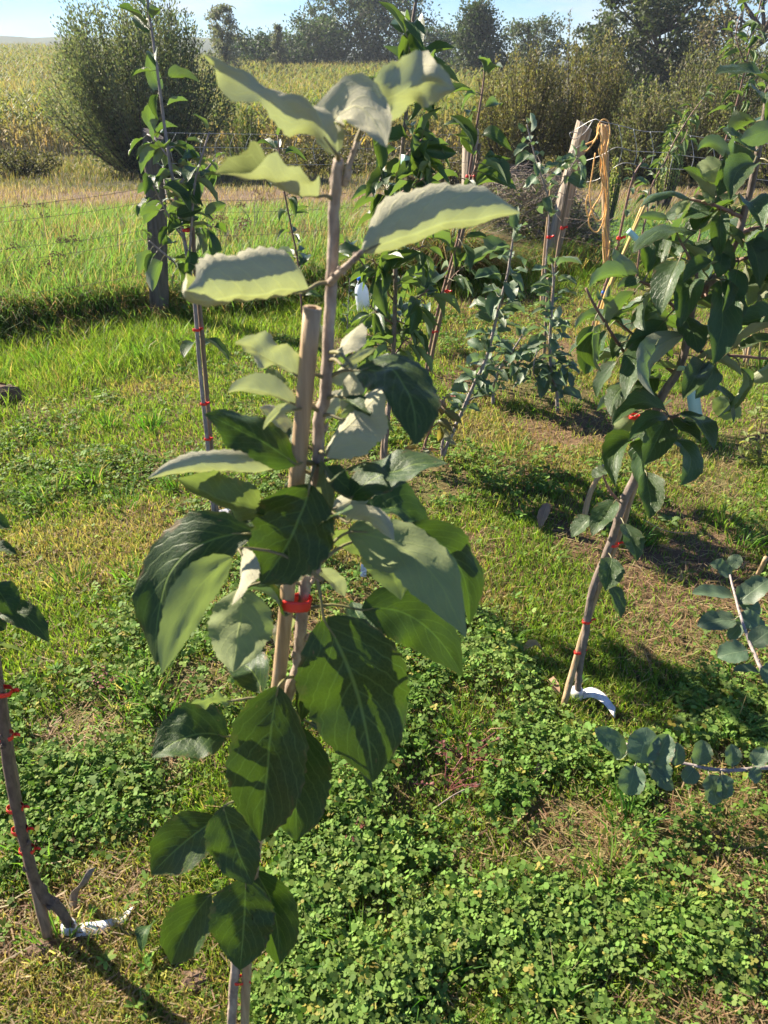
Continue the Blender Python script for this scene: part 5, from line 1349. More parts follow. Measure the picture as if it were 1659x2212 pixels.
# D: pear-like tree in the middle
D = simple_tree('pear_tree', 'bushy glossy-leaved pear tree right behind the front sapling', [(836, 930), (845, 820), (851, 740), (852, 690), (855, 600), (851, 520), (860, 420), (868, 330), (878, 240), (883, 150), (890, 60), (903, -30), (910, -90)], (830, 1005), (0.0105, 0.0105, 0.0095, 0.0085, 0.007, 0.005), M_BARK)
bD = [add_branch(D, q, off=o, bark=M_BARK_RED) for q, o in (([(851, 650), (820, 610), (785, 571), (740, 515)], .08), ([(852, 662), (880, 655), (898, 646), (925, 625)], -.06), ([(853, 560), (885, 545), (918, 530)], .05), ([(858, 440), (835, 410), (822, 385)], -.08),
     ([(866, 350), (890, 320), (912, 300)], -.06), ([(852, 600), (825, 585), (805, 560)], -.10), ([(850, 700), (820, 680), (800, 660)], -.08), ([(852, 690), (880, 700), (905, 690)], .06), ([(860, 420), (890, 400), (915, 385)], -.10), ([(880, 200), (850, 165), (830, 160)], -.05), ([(882, 170), (905, 150), (925, 160)], -.05), ([(845, 780), (870, 740), (885, 730)], .05), ([(847, 760), (815, 735), (790, 720)], .05))]
dress(D, 0, 70, LV_PEAR, 0.108, 0.25, 1.0, 0.5, 60, 0.5, 3)
for k in bD: dress(D, k, 4 if k in (bD[0], bD[6]) else 11, LV_PEAR, 0.104, 0.7 if k in (bD[0], bD[6]) else 0.25, 1.0, 0.4, 70 + k, 0.7, 2)
Dy = D.Y
cane('support_cane', 'dark cane stub at the foot of the glossy pear tree', [gz(826, 1010), PY(828, 960, Dy + .01), PY(838, 880, Dy + .01)], (0.009, 0.008), M_CANEDARK)
strip('plant_label', 'mint green label wrapped round the upper pear stem', [PY(866, 344, Dy - .02), PY(875, 345, Dy - .035), PY(886, 349, Dy - .03)], 0.026, M_MINT, np.array((0.05, 0, 1)))
strip('plant_label', 'mint green label flap beside the upper pear stem', [PY(893, 366, Dy - .03), PY(903, 372, Dy - .035), PY(914, 378, Dy - .03)], 0.030, M_MINT, np.array((0.1, 0, 1)))

# E: thin tree before the mid fence post
E = simple_tree('pear_tree', 'thin pear tree leaning before the mid fence post', [(930, 740), (946, 670), (962, 610), (984, 535), (1000, 470), (1010, 400), (1022, 320), (1035, 240), (1043, 190), (1047, 148)], (918, 815), (0.009, 0.0085, 0.0075, 0.0065, 0.0045), M_BARK_RED)
bE = [add_branch(E, q, off=o) for q, o in (([(938, 690), (915, 650), (897, 640)], -.05), ([(1010, 400), (1028, 360), (1040, 330)], -.05), ([(960, 620), (985, 590), (1000, 580)], -.05))]
dress(E, 0, 28, LV_PEAR, 0.135, 0.35, 1.0, 0.5, 120, 0.5, 2)
for k in bE: dress(E, k, 6, LV_PEAR, 0.13, 0.4, 1.0, 0.6, 130 + k, 0.2)
Ey = E.Y
cane('support_cane', 'dark cane tied along the thin leaning pear tree', [gz(925, 812), PY(940, 735, Ey + .02), PY(968, 620, Ey + .02), PY(1000, 500, Ey + .02), PY(1022, 400, Ey + .02), PY(1036, 310, Ey + .02)], (0.009, 0.007), M_CANEDARK)
for lab, x, y in (('small red tie near the light green leaves of the leaning pear', 1012, 381), ('bright red tie midway on the leaning pear tree', 964, 629), ('red tie low on the leaning pear tree', 934, 716)):
    tie(lab, PY(x, y, Ey), norm(PY(x + 12, y - 50, Ey) - PY(x - 12, y + 50, Ey)), (0.022, 0.013), width=0.016, second=np.array((1, 0.2, 0)))

# F: small leaning apple in the middle
Fm = simple_tree('apple_tree', 'small grey-leaved apple tree leaning right on the central lawn', [(975, 940), (1000, 885), (1022, 835), (1048, 780), (1064, 725), (1080, 655), (1096, 595), (1104, 545), (1112, 492)], (953, 995), (0.0095, 0.009, 0.0075, 0.006, 0.004), M_BARK_GREY)
add_branch(Fm, [(956, 985), (955, 965), (958, 945)], (0.008, 0.007))
dress(Fm, 0, 72, LV_GREY, 0.074, 0.22, 1.0, 0.5, 150, 0.4, 2)
# G: low tree behind F
G_ = simple_tree('apple_tree', 'knee-high grey apple tree with white foot behind the leaning one', [(1067, 840), (1078, 800), (1100, 770), (1128, 725)], (1064, 878), (0.010, 0.008, 0.005), M_BARK_GREY)
bG = [add_branch(G_, q, off=o) for q, o in (([(1078, 800), (1060, 785), (1040, 790)], .05), ([(1085, 790), (1110, 790), (1125, 780)], -.05))]
dress(G_, 0, 26, LV_GREY, 0.070, 0.3, 1.0, 0.4, 160, 0.4, 2)
for k in bG: dress(G_, k, 10, LV_GREY, 0.07, 0.2, 1, 0.4, 165 + k, 0.4)
# H: small tree with cane
H_ = simple_tree('apple_tree', 'small upright grey apple tree below the leaning post', [(1203, 850), (1192, 810), (1188, 760), (1190, 700), (1194, 650), (1196, 600), (1193, 566)], (1204, 890), (0.010, 0.009, 0.007, 0.004), M_BARK_GREY)
bH = [add_branch(H_, q, off=o) for q, o in (([(1200, 845), (1165, 825), (1152, 800), (1160, 755)], -.03), ([(1194, 815), (1212, 800), (1225, 790)], -.04))]
dress(H_, 0, 60, LV_GREY, 0.075, 0.12, 1.0, 0.5, 170, 0.4, 2)
for k in bH: dress(H_, k, 14, LV_GREY, 0.072, 0.2, 1, 0.4, 175 + k, 0.4)
Hy = H_.Y
cane('support_cane', 'thin cane standing behind the small upright grey tree', [gz(1172, 815), PY(1178, 720, gz(1172, 815)[1]), PY(1184, 600, gz(1172, 815)[1])], (0.007, 0.006), M_CANEDARK)
# I: twiggy tree by the leaning post
I_ = simple_tree('apple_tree', 'twiggy apple tree branching in front of the leaning post', [(1177, 600), (1183, 520), (1187, 440), (1176, 400), (1160, 350), (1146, 300), (1138, 268)], (1174, 668), (0.008, 0.007, 0.006, 0.004), M_BARK_GREY)
bI = [add_branch(I_, q, off=o) for q, o in (([(1187, 445), (1205, 410), (1232, 365), (1255, 325)], -.05),)]
dress(I_, 0, 22, LV_GREY, 0.09, 0.5, 1.0, 0.5, 180, 0.5)
dress(I_, bI[0], 16, LV_GREY, 0.09, 0.5, 1.0, 0.4, 185, 0.5)
Iy = I_.Y
cane('support_cane', 'thin cane left of the leaning post holding the twiggy tree', [gz(1168, 672), PY(1175, 560, Iy + .02), PY(1189, 420, Iy + .02), PY(1191, 395, Iy + .02)], (0.008, 0.006), M_CANE)
cane('support_cane', 'blue-tipped thin cane against the leaning post', [gz(1190, 676), PY(1202, 560, Iy - .04), PY(1222, 440, Iy - .04), PY(1232, 380, Iy - .04)], (0.008, 0.006), M_CANEDARK)
tie('dark red tie on the twiggy tree at the leaning post', PY(1186, 512, Iy), (0.02, 0, 1), (0.022, 0.014), width=0.022, second=np.array((1, 0, 0)))
tie('red tie on the thin cane against the leaning post', PY(1214, 492, Iy - .04), (0.1, 0, 1), (0.018, 0.014), width=0.026, second=np.array((1, 0, 0)))
# J: cut whip with yellow canes
J_ = simple_tree('apple_tree', 'nearly leafless whip right of the coiled rope', [(1294, 658), (1321, 578), (1338, 514), (1354, 437), (1368, 384), (1380, 360), (1394, 342)], (1272, 735), (0.010, 0.0095, 0.008, 0.005), M_BARK_RED)
dress(J_, 0, 9, LV_GREY, 0.06, 0.82, 1.0, 0.7, 190, 0.1)
dress(J_, 0, 5, LV_GREY, 0.045, 0.5, 0.8, 0.5, 191, 0.1)
Jy = J_.Y
cane('support_cane', 'yellow cane leaning right of the leafless whip', [gz(1279, 740), PY(1307, 640, Jy - .05), PY(1350, 540, Jy - .08), PY(1390, 440, Jy - .1)], (0.0085, 0.007), M_CANEYEL)
cane('support_cane', 'second yellow cane crossing close beside the first one', [gz(1286, 742), PY(1318, 620, Jy - .08), PY(1362, 515, Jy - .12), PY(1400, 430, Jy - .14)], (0.008, 0.006), M_CANEYEL)
strip('plant_label', 'small mint label hanging from the yellow canes', [PY(1357, 497, Jy - .13), PY(1362, 502, Jy - .14), PY(1372, 512, Jy - .14), PY(1382, 524, Jy - .14)], 0.026, M_MINT, np.array((0.6, 0, 0.8)))
for lab, x, y, mm in (('red tie high on the leafless whip', 1337, 514, M_RED), ('red tie low on the leafless whip', 1322, 570, M_RED)):
    tie(lab, PY(x, y, Jy), norm(PY(x + 15, y - 60, Jy) - PY(x - 15, y + 60, Jy)), (0.019, 0.013), mm, 0.026, second=np.array((1, 0, 0)))
tie('blue tie low between whip and yellow canes', PY(1304, 632, Jy - .02), (0.4, 0, 1), (0.022, 0.014), M_BLUE, 0.020, second=np.array((1, 0, 0)))
# K, L: wispy trees at the right behind the leafy one
K_ = simple_tree('plum_tree', 'wispy small-leaved tree leaning right behind the wire mesh', [(1385, 520), (1398, 460), (1408, 403), (1435, 353), (1459, 302), (1498, 240), (1539, 190)], (1370, 640), (0.008, 0.007, 0.006, 0.004), M_BARK_RED)
dress(K_, 0, 48, LV_THIN, 0.085, 0.35, 1.0, 0.4, 200, 0.5, 2)
kb = add_branch(K_, [(1440, 345), (1478, 300), (1490, 260)], (0.004, 0.003), .1); dress(K_, kb, 12, LV_THIN, 0.08, 0.1, 1, 0.4, 205, 0.5)
L_ = simple_tree('plum_tree', 'tall wispy tree rising along the right picture edge', [(1500, 560), (1530, 440), (1560, 330), (1590, 230), (1612, 140), (1635, 40), (1655, -40)], (1480, 690), (0.009, 0.008, 0.006, 0.004), M_BARK_RED)
dress(L_, 0, 60, LV_THIN, 0.088, 0.35, 1.0, 0.4, 210, 0.5, 2)
lb = add_branch(L_, [(1590, 230), (1625, 190), (1650, 140)], (0.004, 0.003), -.05); dress(L_, lb, 16, LV_THIN, 0.08, 0.1, 1, 0.4, 215, 0.5, 2)
lb = add_branch(L_, [(1612, 140), (1590, 80), (1600, 30)], (0.004, 0.003), .05); dress(L_, lb, 14, LV_THIN, 0.08, 0.1, 1, 0.4, 216, 0.5, 2)
# M: tree cut by the right border
Mt = simple_tree('apple_tree', 'apple tree cut off by the right border behind the leafy one', [(1622, 715), (1640, 640), (1658, 570), (1680, 480), (1700, 380)], (1606, 792), (0.0105, 0.010, 0.008, 0.006), M_BARK)
dress(Mt, 0, 22, LV_APPLE, 0.095, 0.35, 1.0, 0.3, 220, 0.6, 2)
cane('support_cane', 'pale cane beside the tree cut off by the right border', [gz(1612, 796), PY(1630, 700, Mt.Y - .02), PY(1652, 600, Mt.Y - .02), PY(1672, 500, Mt.Y - .02)], (0.008, 0.007), M_CANE)
# Q: small pear behind the front sapling, R: bronze-leaved seedling
Q_ = simple_tree('pear_tree', 'slim reddish pear whip left behind the front stem', [(646, 590), (639, 540), (625, 470), (612, 400), (604, 340), (600, 292)], (654, 705), (0.0075, 0.007, 0.006, 0.004), M_BARK_RED)
dress(Q_, 0, 26, LV_PEAR, 0.12, 0.15, 1.0, 0.5, 230, 0.4, 2)
R_ = simple_tree('pear_tree', 'bronze-leaved little pear left of the small leaning apple', [(916, 965), (930, 925), (945, 890), (962, 858)], (903, 1012), (0.007, 0.006, 0.004), M_BARK_RED)
rb = add_branch(R_, [(930, 925), (955, 910), (975, 915)], (0.004, 0.003), -.03)
dress(R_, 0, 20, LV_BRONZE, 0.070, 0.2, 1.0, 0.3, 240, 0.7, 2); dress(R_, rb, 7, LV_BRONZE, 0.066, 0.2, 1, 0.3, 241, 0.6)
# tiny twiggy seedling by the bottle
S_ = simple_tree('seedling', 'tiny thin seedling just left of the water bottle', [(751, 690), (753, 640), (756, 600)], (748, 735), (0.004, 0.003, 0.002), M_BARK_GREY, None)
dress(S_, 0, 16, LV_GREY, 0.035, 0.2, 1.0, 0.6, 245, 0.1)

# P: sapling at the lower left border
gP = gz(152, 2012); YP = gP[1]
P_ = Tree('apple_tree', 'bent young apple tree at the lower left border', gP, 'tree', 'young trees of the orchard', M_BARK_DARK, 0.66)
def pP(x, y, o=0): return PY(x, y, YP + o)
P_.stem([gP, pP(146, 1992), pP(122, 1958), pP(92, 1932), pP(72, 1890), pP(52, 1820), pP(34, 1745), pP(18, 1660), pP(6, 1570), pP(-6, 1480), pP(-24, 1380), pP(-42, 1250), pP(-60, 1120)], (0.0115, 0.0125, 0.0115, 0.0105, 0.0095, 0.008), 'trunk', 10, 0.16, 5)
for i, e in enumerate([(-12, 1262, 30, 1330, 70, (0.3, 0.5, 0.8), U(dd=-.02)), (-6, 1326, 106, 1388, 62, (0.2, 0.6, 0.78), U(mid=(52, 1330), dd=-.03)), (-30, 1182, 38, 1198, 36, (0.1, 0.75, 0.6), U()),
                       (-40, 1120, 22, 1140, 44, (0.1, 0.5, 0.8), U()), (-20, 1390, 60, 1415, 30, (0.1, 0.8, -0.5), U(m=2, mid=(20, 1395))), (-30, 1330, 12, 1360, 60, (0.2, 0.4, 0.9), U(dd=0.02))]):
    P_.hand(e, lambda y: DY(y, YP), (M_APPLE, M_YOUNG, M_MID)[e[6].get('m', 0)], NV=16, NU=6, seed=500 + i)
gPc = gz(106, 2034)
cane('support_cane', 'thick dark cane at the lower left border tree', [gPc, pP(72, 1900, .005), pP(44, 1780, .012), pP(22, 1650, .016), pP(4, 1530, .016), pP(-14, 1420, .016)], (0.0080, 0.0075), M_CANEDARK)
for lab, x, y in (('red tie highest at the lower left border tree', 6, 1494), ('thin red tie second from the top of the lower left border tree', 10, 1590), ('red tie with loose end in the middle of the lower left border tree', 32, 1746), ('red tie second from the bottom of the lower left border tree', 42, 1793), ('lowest red tie with bright flap on the lower left border tree', 58, 1836)):
    tie(lab, pP(x, y, .003), norm(pP(x - 12, y - 60) - pP(x + 12, y + 60)), (0.022, 0.0145), width=0.012, second=np.array((1, 0.4, 0)))
foot_label('white strip label looped round the foot of the lower left tree', (gP[0], gP[1], gP[2]), 0.013, [gz(160, 2012, .03), gz(185, 2018, .045), gz(205, 2016, .046), gz(232, 2012, .045), gz(262, 1998, .04), gz(292, 1984, .045)], 0.022)

# N: low quince at the right border
gN = gz(1800, 1700)
N_ = Tree('quince_bush', 'low round-leaved quince reaching in from the right border', gN, 'bush', None, M_BARK_GREY)
N_.stem([gN, PZ(1745, 1580, .10), PZ(1690, 1505, .17), PZ(1659, 1472, .20), PZ(1625, 1400, .22), PZ(1600, 1330, .23), PZ(1582, 1262, .23), PZ(1574, 1228, .22)], (0.008, 0.006, 0.0045, 0.003), 'branch', 7)
N_.stem([gN, PZ(1740, 1660, .06), PZ(1700, 1655, .10), PZ(1640, 1660, .12), PZ(1560, 1664, .13), PZ(1480, 1650, .13), PZ(1400, 1632, .13), PZ(1348, 1604, .13)], (0.008, 0.006, 0.0045, 0.003), 'branch', 7)
def dN(y): return depth_of(PZ(1600, y, 0.22))
def dN2(y): return depth_of(PZ(1600, y, 0.13))
QN = [(1578, 1246, 1534, 1218, 44, (-.2, .7, .7)), (1585, 1290, 1495, 1282, 42, (-.1, .75, .6)), (1595, 1302, 1662, 1252, 54, (.1, .7, .7)), (1598, 1305, 1644, 1318, 52, (.2, .5, .8)), (1588, 1338, 1506, 1352, 50, (-.2, .6, .75)),
      (1596, 1330, 1654, 1368, 52, (.2, .5, .8)), (1614, 1405, 1550, 1420, 56, (-.2, .6, .75)), (1638, 1452, 1584, 1450, 30, (-.1, .8, .5)), (1622, 1392, 1668, 1360, 48, (.1, .6, .75)), (1650, 1470, 1690, 1440, 48, (.1, .6, .75)),
      (1605, 1345, 1575, 1382, 34, (-.3, .4, .8)), (1575, 1228, 1600, 1200, 30, (.2, .6, .7))]
QN2 = [(1348, 1632, 1284, 1574, 54, (-.15, .6, .78)), (1380, 1648, 1398, 1571, 70, (0, .6, .78)), (1412, 1650, 1444, 1586, 58, (.1, .6, .78)), (1372, 1654, 1357, 1718, 60, (-.1, .55, .8)), (1402, 1652, 1456, 1706, 48, (.1, .6, .75)), (1461, 1654, 1463, 1604, 34, (.1, .6, .78)),
       (1510, 1652, 1517, 1598, 50, (.1, .65, .75)), (1500, 1660, 1478, 1690, 40, (0, .5, .8)), (1532, 1674, 1549, 1738, 54, (0, .4, .9)), (1560, 1674, 1564, 1727, 50, (.2, .4, .9)), (1581, 1655, 1580, 1607, 38, (0, .65, .75)), (1627, 1652, 1654, 1617, 38, (.1, .65, .75)),
       (1440, 1648, 1420, 1690, 40, (0, .5, .8)), (1620, 1662, 1640, 1690, 34, (0, .5, .8)), (1352, 1612, 1330, 1640, 34, (0, .7, .6))]
for i, e in enumerate(QN): N_.hand(e, dN, M_GREY, NV=14, NU=6, prof='quince', seed=600 + i)
for i, e in enumerate(QN2): N_.hand(e, dN2, M_GREY, NV=14, NU=6, prof='quince', seed=640 + i)

# ================================================================== fence, stake, rope
def post(label, pts, w, group='fence posts', cut=0.02, seed=0):
    rs = np.random.default_rng(seed)
    q = smooth_path(pts, 6)
    V, Fc = [], []
    n = 12
    ax = norm(q[-1] - q[0]); a = norm(np.cross(ax, (0.15, 1, 0))); b = np.cross(ax, a)
    prof = [(1 if abs(math.cos(6.283 * k / n)) > 0 else 1) * (0.90 + 0.16 * rs.random()) * (1.0 + 0.14 * abs(math.sin(2 * 6.283 * k / n))) for k in range(n)]
    for i, p in enumerate(q):
        tw = 0.05 * i
        for k in range(n):
            an = 6.283 * k / n + 0.3 + tw * 0.1
            r = w * 0.5 * prof[k] * (1 + 0.035 * rs.normal())
            e = ax * (cut * math.cos(an) if i == len(q) - 1 else 0)
            V.append(p + r * (math.cos(an) * a + math.sin(an) * b) + e)
    for i in range(len(q) - 1):
        for k in range(n):
            k2 = (k + 1) % n
            Fc.append((i * n + k, i * n + k2, (i + 1) * n + k2, (i + 1) * n + k))
    Fc.append(tuple((len(q) - 1) * n + k for k in range(n)))
    o = mesh_obj('fence_post', np.array(V), Fc, M_POST, None, False, origin=q[0])
    return tag(o, label, 'fence post', group)
g1_ = gz(346, 690); Y1 = g1_[1]
post('thick upright weathered fence post behind the slender left tree', [g1_ - (0, 0, .1), PY(344, 640, Y1), PY(338, 450, Y1), PY(330, 288, Y1)], 0.095, seed=1).data.materials[0] = M_POSTDARK
g3_ = gz(1176, 690); Y3 = 5.25
post('leaning pale split fence post left of the coiled rope', [PY(1168, 680, Y3), PY(1185, 590, Y3), PY(1215, 450, Y3 - .02), PY(1240, 350, Y3 - .04), PY(1262, 268, Y3 - .06)], 0.092, seed=2)
Y2 = 5.6
post('dark fence post behind the thin leaning pear', [PY(1008, 640, Y2), PY(1010, 500, Y2), PY(1018, 272, Y2)], 0.10, seed=3)
YS = 5.0
o = post('slim yellowish stake the rope hangs on', [PY(1312, 640, YS), PY(1310, 560, YS), PY(1308, 400, YS), PY(1306, 268, YS)], 0.042, 'fence posts', 0.01, 4)
o.data.materials[0] = M_CANE
o.name = 'rope_stake'
# rope
def ropes(root, paths, r=0.0042):
    for q in paths:
        pts = smooth_path([PY(x, y, YS - d) for x, y, d in q], 6)
        V, Fc = tube(pts, (r, r), 7, True)
        mesh_obj('strand', np.array(V), Fc, M_ROPE, root, True, origin=np.array(root.location))
rp = empty('coiled_rope', PY(1306, 300, YS)); tag(rp, 'orange-yellow rope hung in loops on the slim stake', 'rope')
ropes(rp, [
 [(1290, 300, .05), (1292, 272, .05), (1302, 258, .04), (1314, 262, .04), (1318, 285, .05), (1312, 320, .06), (1306, 380, .06), (1312, 430, .06), (1306, 470, .06), (1292, 500, .06), (1278, 495, .06), (1272, 475, .06), (1280, 450, .06), (1296, 425, .06), (1304, 400, .06)],
 [(1296, 270, .06), (1286, 300, .07), (1264, 312, .07), (1256, 318, .07), (1266, 326, .07), (1284, 305, .08), (1296, 285, .08), (1300, 320, .08), (1296, 360, .08), (1304, 400, .08)],
 [(1300, 268, .07), (1308, 300, .08), (1298, 340, .08), (1306, 390, .09), (1312, 440, .09), (1308, 480, .08), (1314, 520, .07), (1318, 545, .06)],
 [(1286, 330, .06), (1280, 370, .06), (1274, 410, .06), (1276, 440, .07), (1284, 470, .07), (1296, 476, .07), (1306, 460, .07), (1308, 420, .07), (1306, 360, .08), (1300, 300, .09)],
 [(1270, 420, .07), (1266, 440, .07), (1270, 465, .07), (1278, 470, .08)],
 [(1308, 270, .08), (1316, 300, .08), (1308, 345, .09), (1314, 400, .09), (1310, 450, .08), (1306, 500, .07), (1308, 560, .05), (1311, 610, .04)],
 [(1292, 278, .09), (1300, 300, .10), (1294, 325, .09), (1302, 350, .10), (1298, 380, .09), (1308, 410, .08)],
 [(1302, 500, .06), (1304, 540, .05), (1308, 570, .05), (1316, 545, .06), (1318, 520, .06)]])
# wires
def wire(root, pts, r, name='wire', mat=None):
    V, Fc = tube(smooth_path(pts, 5), (r, r), 5, True)
    return mesh_obj(name, np.array(V), Fc, mat or M_WIRE, root, True, origin=np.array(root.location))
fl = empty('wire_fence', g1_); tag(fl, 'rusty plain wires strung left of the thick fence post', 'fence', 'wire fences')
for yl, yr_ in ((447, 401), (478, 432), (537, 492), (566, 512), (640, 585)):
    wire(fl, [PY(-60, yl + 8, Y1 - .35), PY(110, 0.7 * yl + 0.3 * yr_ + 3, Y1 - .22), PY(230, 0.35 * yl + 0.65 * yr_ + 3, Y1 - .1), PY(336, yr_, Y1 - .05)], 0.0011, mat=M_RUSTWIRE)
fm = empty('wire_fence', PY(670, 640, 5.0)); tag(fm, 'woven wire netting between the thick post and the dark post', 'fence', 'wire fences')
for ya, yb_ in ((286, 290), (316, 318), (352, 350), (430, 405), (455, 440), (505, 480)):
    wire(fm, [PY(336, ya, Y1 - .05), PY(520, ya + 3, 4.55), PY(700, 0.5 * (ya + yb_) + 4, 5.0), PY(860, yb_ + 2, 5.3), PY(1012, yb_, Y2 - .05)], 0.0012, mat=M_RUSTWIRE if ya > 400 else M_WIRE)
for x in (372, 404, 436, 468, 500, 535, 570, 640, 680, 730, 780, 930, 965):
    Yx = float(np.interp(x, [336, 1012], [Y1 - .05, Y2 - .05]))
    wire(fm, [PY(x + 8, 287, Yx), PY(x - 4, 316, Yx), PY(x + 2, 351, Yx)], 0.0012, 'stay')
fr = empty('wire_fence', PY(1262, 690, Y3)); tag(fr, 'sagging square wire mesh running right from the leaning post', 'fence', 'wire fences')
tops = [(1240, 282), (1282, 258), (1300, 262), (1345, 272), (1390, 283), (1455, 286), (1520, 297), (1600, 304), (1750, 318)]
rows = [tops, [(1250, 352), (1300, 335), (1332, 318), (1370, 326), (1440, 330), (1520, 341), (1750, 362)], [(1235, 395), (1290, 388), (1345, 352), (1400, 363), (1480, 366), (1560, 378), (1750, 400)],
        [(1225, 430), (1280, 432), (1330, 398), (1400, 420), (1480, 418), (1750, 440)], [(1215, 470), (1290, 480), (1360, 500), (1450, 490), (1750, 500)], [(1205, 510), (1290, 530), (1370, 545), (1480, 530), (1750, 540)]]
def Yr(x): return float(np.interp(x, [1200, 1300, 1750], [Y3 - .12, YS - .06, 4.5]))
for i_, q in enumerate(rows):
    wire(fr, [PY(x, y, Yr(x)) for x, y in q], 0.0021 if i_ < 3 else 0.0013, mat=M_WIRE if i_ < 3 else M_RUSTWIRE)
def row_y(q, x): return float(np.interp(x, [a for a, b in q], [b for a, b in q]))
for x in (1340, 1372, 1408, 1450, 1495, 1540, 1590):
    wire(fr, [PY(x + (4 if i % 2 else -3), row_y(q, x), Yr(x)) for i, q in enumerate(rows[:3])], 0.0020, 'stay')
wire(fr, [PY(1262, 290, Y3 - .14), PY(1236, 285, Y3 - .16), PY(1231, 292, Y3 - .16), PY(1242, 300, Y3 - .16), PY(1265, 284, Y3 - .15), PY(1282, 258, Y3 - .12)], 0.0022, 'twist')
wire(fr, [PY(1256, 312, Y3 - .14), PY(1230, 330, Y3 - .16), PY(1224, 338, Y3 - .16), PY(1250, 342, Y3 - .15)], 0.0022, 'twist')

# ================================================================== brush pile
bp_c = gz(1160, 600); bpx, bpy_ = 0.95, 5.75
br = MB()
zb = float(terrain(1.15, 5.9))
rs = np.random.default_rng(77)
Lp = PY(1000, 470, 5.9)[0]; Rp = PY(1300, 470, 5.7)[0]
for i in range(1500):
    u = rs.random(); x = Lp + (Rp - Lp) * u; y = 5.85 + rs.normal(0, 0.22)
    env = 0.62 * math.sin(math.pi * min(1, max(0.03, 0.10 + 0.86 * u))) ** 0.6
    z = zb - 0.03 + env * rs.random() ** 0.9
    a = rs.normal(0.0, 0.75) + (math.pi if rs.random() < 0.5 else 0); el = rs.normal(0.05, 0.38)
    Lg = rs.uniform(0.12, 0.42)
    d = np.array((math.cos(a) * math.cos(el), math.sin(a) * math.cos(el), math.sin(el)))
    c = np.array((x, y, z))
    m = c + rs.normal(0, 0.05, 3)
    r = rs.uniform(0.0012, 0.0034)
    q = np.array([c - d * Lg * 0.5, m, c + d * Lg * 0.5])
    q[:, 2] = np.maximum(q[:, 2], zb)
    br.add(*tube(smooth_path(q, 2), (r, r * 0.6), 3, False))
root = empty('brush_pile', (1.15, 5.85, zb)); tag(root, 'tangled heap of grey cut twigs left of the leaning post', 'brush pile')
br.build('twigs', M_TWIG, root, False, origin=(1.15, 5.85, zb))
root.children[0]['kind'] = 'stuff'
nl = 5200
u = rng.random(nl); x = Lp + (Rp - Lp) * u; y = 5.82 + rng.normal(0, 0.20, nl)
z = zb + 0.55 * np.sin(np.pi * np.clip(0.1 + 0.86 * u, 0.03, 1)) ** 0.6 * rng.random(nl) ** 1.2
g = leaf_cloud(np.stack((x - 1.15, y - 5.85, z - zb), 1), rng.normal(0, 1, (nl, 3)), np.full(nl, 0.035) * (0.6 + rng.random(nl)), np.full(nl, 0.014), jit_col(lerp3((0.06, 0.085, 0.04), (0.15, 0.15, 0.085), rng.random(nl)), nl))
ob = big_mesh('withered_leaves', *g[:3], M_CROWN, g[3], root); ob['kind'] = 'stuff'
# grass tussock overhanging the bank in the middle
tb = gz(972, 625)
N = 2600
a = rng.random(N) * 6.283; rr = 0.17 * np.sqrt(rng.random(N))
x = tb[0] + np.cos(a) * rr * 1.2; y = tb[1] + 0.12 + np.sin(a) * rr * 0.7
z = float(terrain(tb[0], tb[1] + .2)) + 0.12 * (1 - (rr / 0.17) ** 2)
bc = np.where((rng.random(N) < 0.6)[:, None], lerp3((0.14, 0.09, 0.045), (0.30, 0.21, 0.11), rng.random(N)), lerp3((0.06, 0.12, 0.03), (0.12, 0.18, 0.05), rng.random(N)))
g = blades(x, y, z, 0.16 + 0.16 * rng.random(N), 0.004 + 0.003 * rng.random(N), a + rng.normal(0, .4, N), 0.6 + 0.9 * rng.random(N), jit_col(bc, N), 0.8)
V = g[0] - np.array((tb[0], tb[1], 0.0))
ob = big_mesh('grass_tussock', V, g[1], g[2], M_GRASS, g[3]); ob.location = (tb[0], tb[1], 0)
tag(ob, 'brown and green grass tussock hanging over the bank edge', 'tussock')
# ================================================================== water bottle
M_JUG, n, l = new_mat('milky_plastic')
bs = n.new('ShaderNodeBsdfPrincipled'); bs.inputs['Base Color'].default_value = (0.74, 0.80, 0.90, 1); bs.inputs['Roughness'].default_value = 0.25
tr = n.new('ShaderNodeBsdfTranslucent'); tr.inputs['Color'].default_value = (0.8, 0.87, 0.95, 1)
mx = n.new('ShaderNodeMixShader'); mx.inputs[0].default_value = 0.3
l.new(bs.outputs[0], mx.inputs[1]); l.new(tr.outputs[0], mx.inputs[2]); out(n, l, mx.outputs[0])
bb = gz(786, 674)
sB = 0.74
root = empty('water_bottle', bb); tag(root, 'white plastic water bottle with blue cap behind the pear tree', 'bottle')
root.rotation_euler = (0.0, -0.10, 0.3)
root.scale = (sB, sB, sB)
V, Fc = lathe(((0.040, 0), (0.050, 0.006), (0.052, 0.03), (0.050, 0.05), (0.052, 0.07), (0.050, 0.09), (0.052, 0.11), (0.052, 0.15), (0.048, 0.18), (0.038, 0.205), (0.024, 0.225), (0.018, 0.232), (0.018, 0.245)), 20)
mesh_obj('body', V, Fc, M_JUG, root)
V, Fc = lathe(((0.021, 0.246), (0.0225, 0.249), (0.0225, 0.268), (0.020, 0.272)), 20)
mesh_obj('cap', V, Fc, M_CAP, root)
V, Fc = lathe(((0.0205, 0.238), (0.0215, 0.2405), (0.0205, 0.2435)), 20)
mesh_obj('neck_ring', V, Fc, M_JUG, root)

